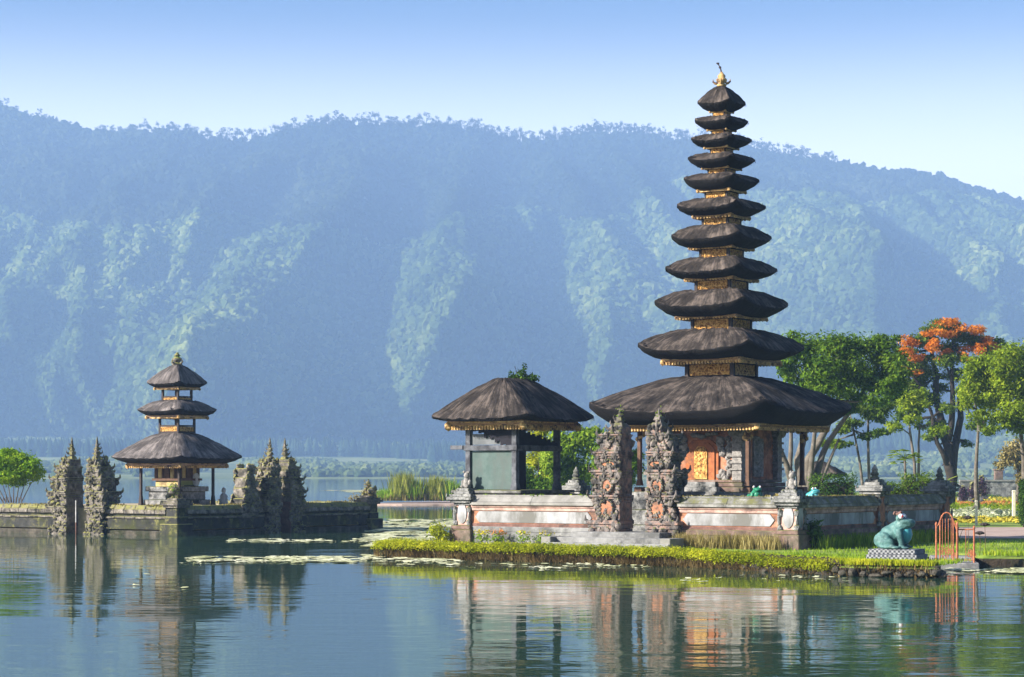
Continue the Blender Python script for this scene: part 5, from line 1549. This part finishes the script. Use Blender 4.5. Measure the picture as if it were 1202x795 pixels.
# the clipped hedges behind the shaded wall
def hedge(label, px0, px1, D, ytop, mt, n, group='hedges behind the temple wall'):
    x0, x1 = gx(px0, D), gx(px1, D); h = gz(ytop, D) - GZ
    t = thing('garden_hedge', label, 'hedge', ((x0 + x1) / 2, D, GZ), 0, group)
    w = (x1 - x0) / 2
    bl = []
    for k in range(int(w * 5) + 2):
        for z in np.linspace(.2, h - .16, max(2, int(h / .3))):
            bl.append((-w + 2 * w * (k + .5) / (int(w * 5) + 2), rnd.uniform(-.2, .2), z + rnd.uniform(-.04, .04), .28, .4, .22))
    V, F = leaf_cloud(n, bl, .03, .075, .6)
    np_mesh('foliage', V, F, mt, t)
    b = MB(); b.box(0, .1, h * .45, 2 * w * .92, .3, h * .8); b.build('twiggy_core', M['soil'], t)
hedge('dark green clipped hedge with a bright top behind the spreading tree', 952, 1004, 96, 557, M['shrub_dark'], 5500)
hedge('bright green hedge between the two brick pillars', 1030, 1062, 93, 566, M['tree_olive'], 3500)
hedge('leafy green hedge behind the second brick pillar', 1058, 1094, 97, 556, M['tree_olive'], 4000)
# little thatched hut showing behind the spreading tree
D = 122; x0 = gx(962, D)
ht = thing('thatched_hut', 'small hut with a dark thatched roof behind the spreading tree', 'hut', (x0, D, GZ), R(-20))
b = MB(); b.box(0, 0, .7, 1.5, 1.3, 1.5); b.build('wall', M['brown_wood'], ht)
thatch_roof(ht, 1.3, 1.1, .08, .2, gz(541, D) - GZ, gz(557, D) - GZ, gz(559, D) - GZ - .1, .05, .9, .8, 1.1, 0, M['thatch'], n=10)

# bamboo and bushes beyond the pavilion
D = 108; x0 = gx(672, D)
bl = PB([(665, 525, 22, 22), (690, 520, 18, 20), (648, 545, 16, 22), (680, 555, 24, 22), (705, 540, 16, 26), (720, 525, 16, 24), (735, 555, 14, 22), (655, 570, 18, 14), (700, 508, 14, 9), (745, 545, 12, 20)], D, x0, GZ, 1.2)
V_ = [(PT([(672 + k * 7, 596, 0), (672 + k * 8, 555, 0), (672 + k * 10, 520, .2)], D, x0, GZ), .04) for k in range(-4, 9)]
tree('bamboo_clump', 'feathery light green bamboo clump between the pavilion and the tower', (x0, D, GZ), V_, bl, 12500, .05, .17, M['bamboo'], M['bamboo'], r0=.06, shell=.2, cat='bamboo')
D = 116; x0 = gx(628, D)
bl = PB([(632, 510, 12, 12), (640, 535, 14, 18), (626, 540, 10, 16), (640, 560, 12, 14), (645, 500, 10, 7)], D, x0, GZ, .8)
tree('yellow_bush', 'bright yellow green bush seen through the open pavilion', (x0, D, GZ), [(PT([(630, 596, 0), (632, 560, 0), (634, 520, 0)], D, x0, GZ), .06)], bl, 4200, .05, .15, M['hedge_leaf'], M['bark'], r0=.08, shell=.25, cat='bush')
D = 100; x0 = gx(622, D)
bush('shade_bush', 'darker green bush low down in the open pavilion view', 'bush', (x0, D, GZ), 2600, PB([(618, 560, 10, 16), (630, 568, 12, 10), (642, 572, 14, 8), (612, 572, 10, 10), (605, 560, 8, 8)], D, x0, GZ, .4), .05, .13, M['tree_dark'], 6)
# bush on the small island
p = tl(10.3, 3.0, 1.12, NORN); D = p[1]
bl = PB([(2, 545, 18, 13), (20, 542, 20, 13), (35, 549, 15, 12), (12, 558, 24, 11), (-16, 548, 20, 14), (40, 558, 12, 9), (24, 555, 20, 12), (8, 538, 18, 10)], D, p[0], 1.12, .9, 1.1)
bt = [(PT([(16 + k * 3, 590, 0), (16 + k * 6, 572, 0), (16 + k * 9, 555, .1)], D, p[0], 1.12), .028) for k in range(-4, 4)]
tree('island_bush', 'bright green rounded bush on thin bare stems on the small island', p, bt, bl, 11000, .04, .11, M['bush_bright'], M['bark_pale'], r0=.07, cat='bush')
p = tl(5.4, .7, .3, NORN)
bush('pink_shrub', 'pinkish shrub growing in the gap of the left split gate', 'shrub', (p[0], p[1], 0.1), 420, [(.1, -.2, 1.15, .38, .3, .35), (.2, -.6, .75, .25, .2, .35)], .03, .08, M['pink_leaf'], 5)
p = tl(5.4, -.35, 0, NORN)
pl_ = thing('striped_pole', 'thin red and white pole standing in the water at the left split gate', 'pole', (p[0], p[1], -.3))
b = MB()
b.lathe([(.028, 0), (.028, .8)], n=8)
sh_ = b.build('red_shaft', M['red_brick'], pl_)
b = MB(); b.lathe([(.029, .8), (.029, 1.7), (.015, 1.75)], n=8); b.build('white_tip', M['white_stone'], pl_)

# ------------------------------------------------------------------ the frog on its chequered plinth
def poleng():
    m, nt, nd, lk, p = _nt('chequer_cloth')
    tc = nd.new('ShaderNodeTexCoord'); ck = nd.new('ShaderNodeTexChecker')
    ck.inputs['Scale'].default_value = 17.0
    n = _noise(nd, lk, tc.outputs['Object'], 9, 4)
    r1 = _ramp(nd, [(.35, (.16, .165, .18)), (.65, (.36, .36, .37))]); lk.new(n.outputs['Fac'], r1.inputs[0])
    ck.inputs['Color2'].default_value = (.045, .05, .06, 1)
    vm = nd.new('ShaderNodeVectorMath'); vm.operation = 'ADD'; vm.inputs[1].default_value = (.013, .021, .017)
    lk.new(tc.outputs['Object'], vm.inputs[0]); lk.new(vm.outputs[0], ck.inputs['Vector'])
    lk.new(r1.outputs[0], ck.inputs['Color1']); lk.new(ck.outputs['Color'], p.inputs['Base Color'])
    p.inputs['Roughness'].default_value = .85
    return m
M['poleng'] = poleng()
def frog(name, label, loc, rz, s, skin, belly, detail=True, crown=True):
    t = thing(name, label, 'statue', loc, rz)
    b = MB()
    def e(c, r): b.lump(tuple(x * s for x in c), tuple(x * s for x in r), jit=0, sub=2)
    # body faces +x
    e((-.05, 0, .40), (.34, .31, .27)); e((.10, 0, .52), (.30, .29, .24)); e((.20, 0, .62), (.27, .27, .20))
    e((-.22, 0, .30), (.28, .28, .22))
    e((.30, 0, .74), (.27, .27, .11)); e((.42, 0, .70), (.17, .22, .07)); e((.36, 0, .64), (.2, .22, .07))    # broad head and jaws
    e((.52, .06, .74), (.05, .05, .04)); e((.52, -.06, .74), (.05, .05, .04))                                        # nostrils
    for y in (-1, 1):
        e((.17, y * .17, .84), (.10, .10, .10))                                                                      # eye mounds
        e((-.26, y * .30, .24), (.25, .13, .23)); e((-.16, y * .36, .17), (.24, .12, .15)); e((-.08, y * .40, .06), (.24, .12, .06))  # folded thigh and foot
        e((.12, y * .42, .05), (.14, .12, .045))
        pts = [(.16, y * .25, .52), (.20, y * .31, .36), (.25, y * .30, .2), (.26, y * .30, .08)]
        b.tube([tuple(v * s for v in p) for p in pts], [.115 * s, .095 * s, .08 * s, .075 * s], 10)
        for k in (-1, 0, 1): e((.36, y * .30 + k * .07, .045), (.11, .035, .035))
    o = b.build('body', skin, t, smooth=True)
    rm = o.modifiers.new('one_skin', 'REMESH'); rm.mode = 'VOXEL'; rm.voxel_size = .022 * s; rm.use_smooth_shade = True
    sm = o.modifiers.new('smooth', 'SMOOTH'); sm.iterations = 3; sm.factor = .5
    b = MB(); b.lump((.30 * s, 0, .40 * s), (.20 * s, .235 * s, .27 * s), jit=0, sub=2)
    b.build('belly', belly, t, smooth=True)
    for y in (-1, 1):
        b = MB(); b.lump((.22 * s, y * .205 * s, .88 * s), (.075 * s, .075 * s, .08 * s), jit=0, sub=2)
        ey = b.build('eye', M['eye_white'], t, smooth=True)
        b = MB(); b.lump((.262 * s, y * .245 * s, .885 * s), (.038 * s, .038 * s, .042 * s), jit=0, sub=1)
        b.build('pupil', M['eye_red'], ey, smooth=True)
    if crown:
        b = MB()
        for k in range(12): b.lump((rnd.uniform(.0, .2) * s, rnd.uniform(-.14, .14) * s, (.93 + rnd.uniform(0, .06)) * s), (.05 * s, .05 * s, .05 * s))
        b.build('dark_crown', M['red_brick'], t)
    return t
fp = (gx(1053, 58.8), 58.8)
pn = thing('chequered_plinth', 'low stepped plinth painted in black and white checks under the big frog', 'plinth', (fp[0], fp[1], GZ), R(-25))
b = MB(); b.box(0, 0, .08, 1.36, 1.16, .17); b.build('lower_slab', M['poleng'], pn, bevel=.01)
b = MB(); b.box(-.01, 0, .235, 1.26, 1.06, .13); b.build('upper_slab', M['poleng'], pn, bevel=.01)
b = MB(); b.box(0, 0, -.05, 1.55, 1.3, .12); b.build('footing', M['concrete'], pn, bevel=.02)
frog('frog_statue', 'big blue green frog statue with a turquoise belly sitting on a chequered plinth', (fp[0] - .08, fp[1], GZ + .30), R(-20), .98, M['frog'], M['frog_belly'])
p = tl(2.0, 1.5); frog('frog_statue', 'small dark green frog statue peeping over the wall in front of the shrine', (p[0], p[1], GZ + 1.42), R(-70), .52, M['frog_green'], M['frog_green'], crown=False)
p = tl(-.0, 2.6)
p = tl(.9, 2.2); frog('frog_statue', 'small blue green frog statue half hidden right of the corner pillar', (gx(952, 70.5), 70.5, GZ + 1.38), R(-30), .5, M['frog_belly'], M['frog_belly'], crown=False)
b = MB(); b.box(0, 0, .5, .7, .7, 1.0); b.box(0, 0, 1.1, .8, .8, .2); b.box(0, 0, 1.3, .6, .6, .2)
for lab, (x, y), zz in (('grey pedestal under the small dark green frog', tl(2.0, 1.5)[:2], .02), ('grey pedestal under the small blue green frog', (gx(952, 70.5), 70.5), -.02)):
    o = b.build('frog_pedestal', M['stone'], bevel=.02); o.location = (x, y, GZ + zz); o.rotation_euler = (0, 0, FR)
    tag(o, lab, 'pedestal', 'pedestals of the small frogs')

# ------------------------------------------------------------------ orange landing rails
DK = 61.0
dk = thing('stone_landing', 'low stone landing step at the water under the orange rails', 'landing', (gx(1122, DK), DK + .9, 0), R(-8))
b = MB(); b.box(0, 0, .02, 1.5, 2.4, .26); b.box(.1, .5, .2, 1.2, 1.2, .16); b.build('slab', M['concrete'], dk, bevel=.03)
def rails(label, px0, px1, D, arch, ztop):
    w = (px1 - px0) / FPX * D
    t = thing('landing_rail', label, 'railing', (gx(px0, D), D, -.1), R(-10), 'orange iron rails at the landing')
    for x in (0, w):
        b = MB(); b.lathe([(.026, 0), (.026, ztop), (.036, ztop), (.036, ztop + .04), (.01, ztop + .09)], x, 0, 0, 8)
        b.build('post', M['rust_paint'], t)
    b = MB()
    if arch:
        pts = [(w * .18, 0, .3), (w * .18, 0, ztop + .05)] + [(w * .5 - w * .32 * math.cos(a), 0, ztop + .05 + .3 * math.sin(a)) for a in np.linspace(.3, 2.84, 7)] + [(w * .82, 0, ztop + .05), (w * .82, 0, .3)]
        b.tube(pts, .019, 7)
        b.tube([(0, 0, ztop - .05), (w * .12, 0, ztop + .02), (w * .22, 0, ztop + .18), (w * .3, 0, ztop + .26)], .02, 6)
        b.tube([(w, 0, ztop - .15), (w * .9, 0, ztop + .02), (w * .8, 0, ztop + .16)], .02, 6)
    else:
        b.tube([(0, 0, ztop - .02), (w, 0, ztop - .02)], .018, 7)
    b.tube([(0, 0, .32), (w, 0, .32)], .017, 7)
    b.build('frame', M['rust_paint'], t)
    n = 4 if arch else 3
    for k in range(n):
        x = w * (.30 + .42 * k / (n - 1)) if arch else w * (k + 1) / (n + 1)
        if not arch and k != 1: continue
        b = MB(); b.tube([(x, 0, .32), (x, 0, ztop - (.02 if not arch else -.18))], .009, 6); b.build('bar', M['rust_paint'], t)
    b = MB()
    for k in range(8):                                 # wrought scrolls
        cx, cz_ = w * rnd.uniform(.15, .85), rnd.uniform(.36, .62); r_ = rnd.uniform(.05, .09)
        if not arch: cx = w * rnd.uniform(.7, .95)
        b.tube([(cx + r_ * (1 - i * .06) * math.cos(i * .7), 0.0, cz_ + r_ * (1 - i * .06) * math.sin(i * .7)) for i in range(12)], .011, 5)
    b.build('scrolls', M['rust_paint'], t)
    return t
rails('orange iron rail with a rounded arch top at the landing', 1099, 1123, DK, True, 1.28)
rails('plain square topped orange iron rail nearer the garden', 1124, 1143, DK, False, 1.18)
# dark dead flower heads standing by the rails
for k, (px, py, hh) in enumerate(((1118, 612, 1), (1136, 610, 1), (1156, 618, 1), (1150, 628, 1))):
    D = 63.4 if px > 1140 else 64.6
    h = gz(py, D) - GZ
    t = thing('dry_flower_stalk', ('dark seed head on a thin stalk just right of the rail arch', 'dark seed head above the square topped rail', 'tilted dark seed head furthest right of the rails', 'low reddish seed head right of the rails')[k], 'plant', (gx(px, D), D, GZ), 0, 'dry flower stalks by the rails')
    b = MB(); b.tube([(0, 0, -.05), (.02, 0, h * .5), (0, 0, h)], [.009, .008, .006], 5); b.build('stalk', M['brown_wood'], t)
    b = MB(); b.lathe([(.02, 0), (.11, .03), (.13, .07), (.07, .10), (.01, .11)], 0, 0, h, 9)
    for i in range(8): b.lump((.11 * math.cos(i * .8), .11 * math.sin(i * .8), h + .05), (.04, .04, .03))
    b.build('seed_head', M['dark_wood'], t)

# ------------------------------------------------------------------ flower garden on the right
def bed(label, cat, y0, y1, mt, n, hmax, px0=1104, px1=1320, leaf=(.06, .16), name='flower_bed', gaps=0):
    d0, d1 = (CAMH - GZ) * FPX / (y1 - HOR), (CAMH - GZ) * FPX / (y0 - HOR)
    V_ = []
    x0, x1 = gx(px0, d0), gx(px1, d1)
    k = int((x1 - x0) / .5)
    bl = []
    for i in range(k):
        for _ in range(3):
            x = x0 + (x1 - x0) * (i + rnd.random()) / k; y = rnd.uniform(d0, d1)
            if gaps and mnoise.noise((x * .5, y * .3, 4)) < gaps: continue
            bl.append((x, y, GZ + hmax * .4, .4, (d1 - d0) / 5, hmax * .5))
    V, F = leaf_cloud(n, bl, leaf[0], leaf[1], .2, 1.2)
    o = np_mesh(name, V, F, mt)
    return tag(o, label, cat, kind='stuff')
bed('yellow flower strip along the garden path', 'flowers', 610.5, 614, M['flower_yellow'], 5000, .25)
bed('green leafy row with white flowers in the garden', 'flowers', 600, 607, M['flower_white'], 9000, .35)
bed('dark green bushes among the white flowers', 'flowers', 598.5, 603, M['tree_bright'], 4500, .6, gaps=.05, name='leafy_row')
bed('long orange flower bed across the garden', 'flowers', 592, 596, M['flower_row_orange'], 8000, .35)
bed('yellow green flower strip behind the orange bed', 'flowers', 587, 590, M['flower_yellow'], 5000, .4)
bed('low dark clipped edging at the back of the garden', 'hedge', 584.5, 586.5, M['shrub_dark'], 4000, .5, px1=1140, name='edging_row')
# path: a sheet just above the lawn
dA, dB = (CAMH - GZ) * FPX / (632 - HOR), (CAMH - GZ) * FPX / (619 - HOR)
b = MB(); b.add([(15.6, dA, GZ + .006), (60, dA - 2, GZ + .006), (70, dB - 1, GZ + .006), (17.6, dB, GZ + .006)], [(0, 1, 2, 3)])
tag(b.build('garden_path', M['path']), 'pinkish sandy path across the garden', 'path', kind='structure')
D = 215
gw = thing('garden_wall', 'long low grey wall closing the back of the flower garden', 'wall', (gx(1126, D), D, GZ))
b = MB(); b.box(18, 0, .7, 36, .5, 1.7); b.build('face', M['coping'], gw)
b = MB()
for k in range(14): b.box(1.3 + k * 2.6, 0, 1.62, 2.56, .7, .16)
b.build('coping', M['coping_pale'], gw)
D = 200
bk = thing('block_pillar', 'squat brown pillar standing on the low grey garden wall', 'pillar', (gx(1172, 215), 215, GZ + 1.7), 0)
b = MB(); b.box(0, 0, .45, .78, .6, .9); b.box(0, 0, .98, .95, .7, .16); b.build('block', M['brick_base'], bk, bevel=.02)
for k, (px, top, D, w) in enumerate(((1190, 577, 118, .16), (1146, 589, 98, .1))):
    h = gz(top, D) - GZ
    t = thing('garden_post', ('cream post standing in the flower beds at far right', 'thin cream stake in the flower beds left of the cream post')[k], 'post', (gx(px, D), D, GZ))
    b = MB(); b.box(0, 0, h / 2, w, w, h); b.build('shaft', M['cream_paint'], t, bevel=.01)
    b = MB(); b.box(0, 0, h + .03, w * 1.25, w * 1.25, .06, top=.6); b.build('cap', M['cream_paint'], t)
for k, (px, D, w, top) in enumerate(((1141, 176, .8, 566), (1152, 180, .85, 558), (1130, 172, .55, 570))):
    h = gz(top, D) - GZ
    t = thing('dark_sculpture', ('dark carved figure second in the group before the garden wall', 'tallest dark carved figure before the garden wall', 'smallest dark carved figure nearest the flame tree trunk')[k], 'statue', (gx(px, D), D, GZ), 0, 'dark sculptures before the garden wall')
    b = MB(); b.box(0, 0, .25, w * 1.3, w, .5); b.build('base', M['stone'], t, bevel=.03)
    b = MB()
    for i in range(44):
        z = .5 + (h - .5) * i / 44; r_ = w * .5 * (1 - .5 * i / 44)
        b.lump((rnd.uniform(-.6, .6) * r_, rnd.uniform(-.6, .6) * r_, z), (r_ * .5, r_ * .5, r_ * .5), jit=.3)
    b.build('figure', M['wall_dark'], t)
    V, F = leaf_cloud(500, [(0, -.3, h * .5, w * .7, w * .5, h * .4)], .06, .13); np_mesh('creeper', V, F, M['flower_purple'], t)
# dark clipped cypress at the right edge
D = 95; x0 = gx(1203, D)
t = thing('cypress', 'dark clipped cypress column cut by the right edge', 'tree', (x0, D, GZ))
b = MB(); b.tube([(0, 0, -.1), (0, 0, 1.0)], [.09, .06], 7); b.build('trunk', M['bark'], t)
V, F = leaf_cloud(5200, [(0, 0, .3 + k * .26, .27 - .012 * abs(k - 3), .27, .2) for k in range(7)], .03, .07, .7)
np_mesh('crown', V, F, M['shrub_dark'], t)
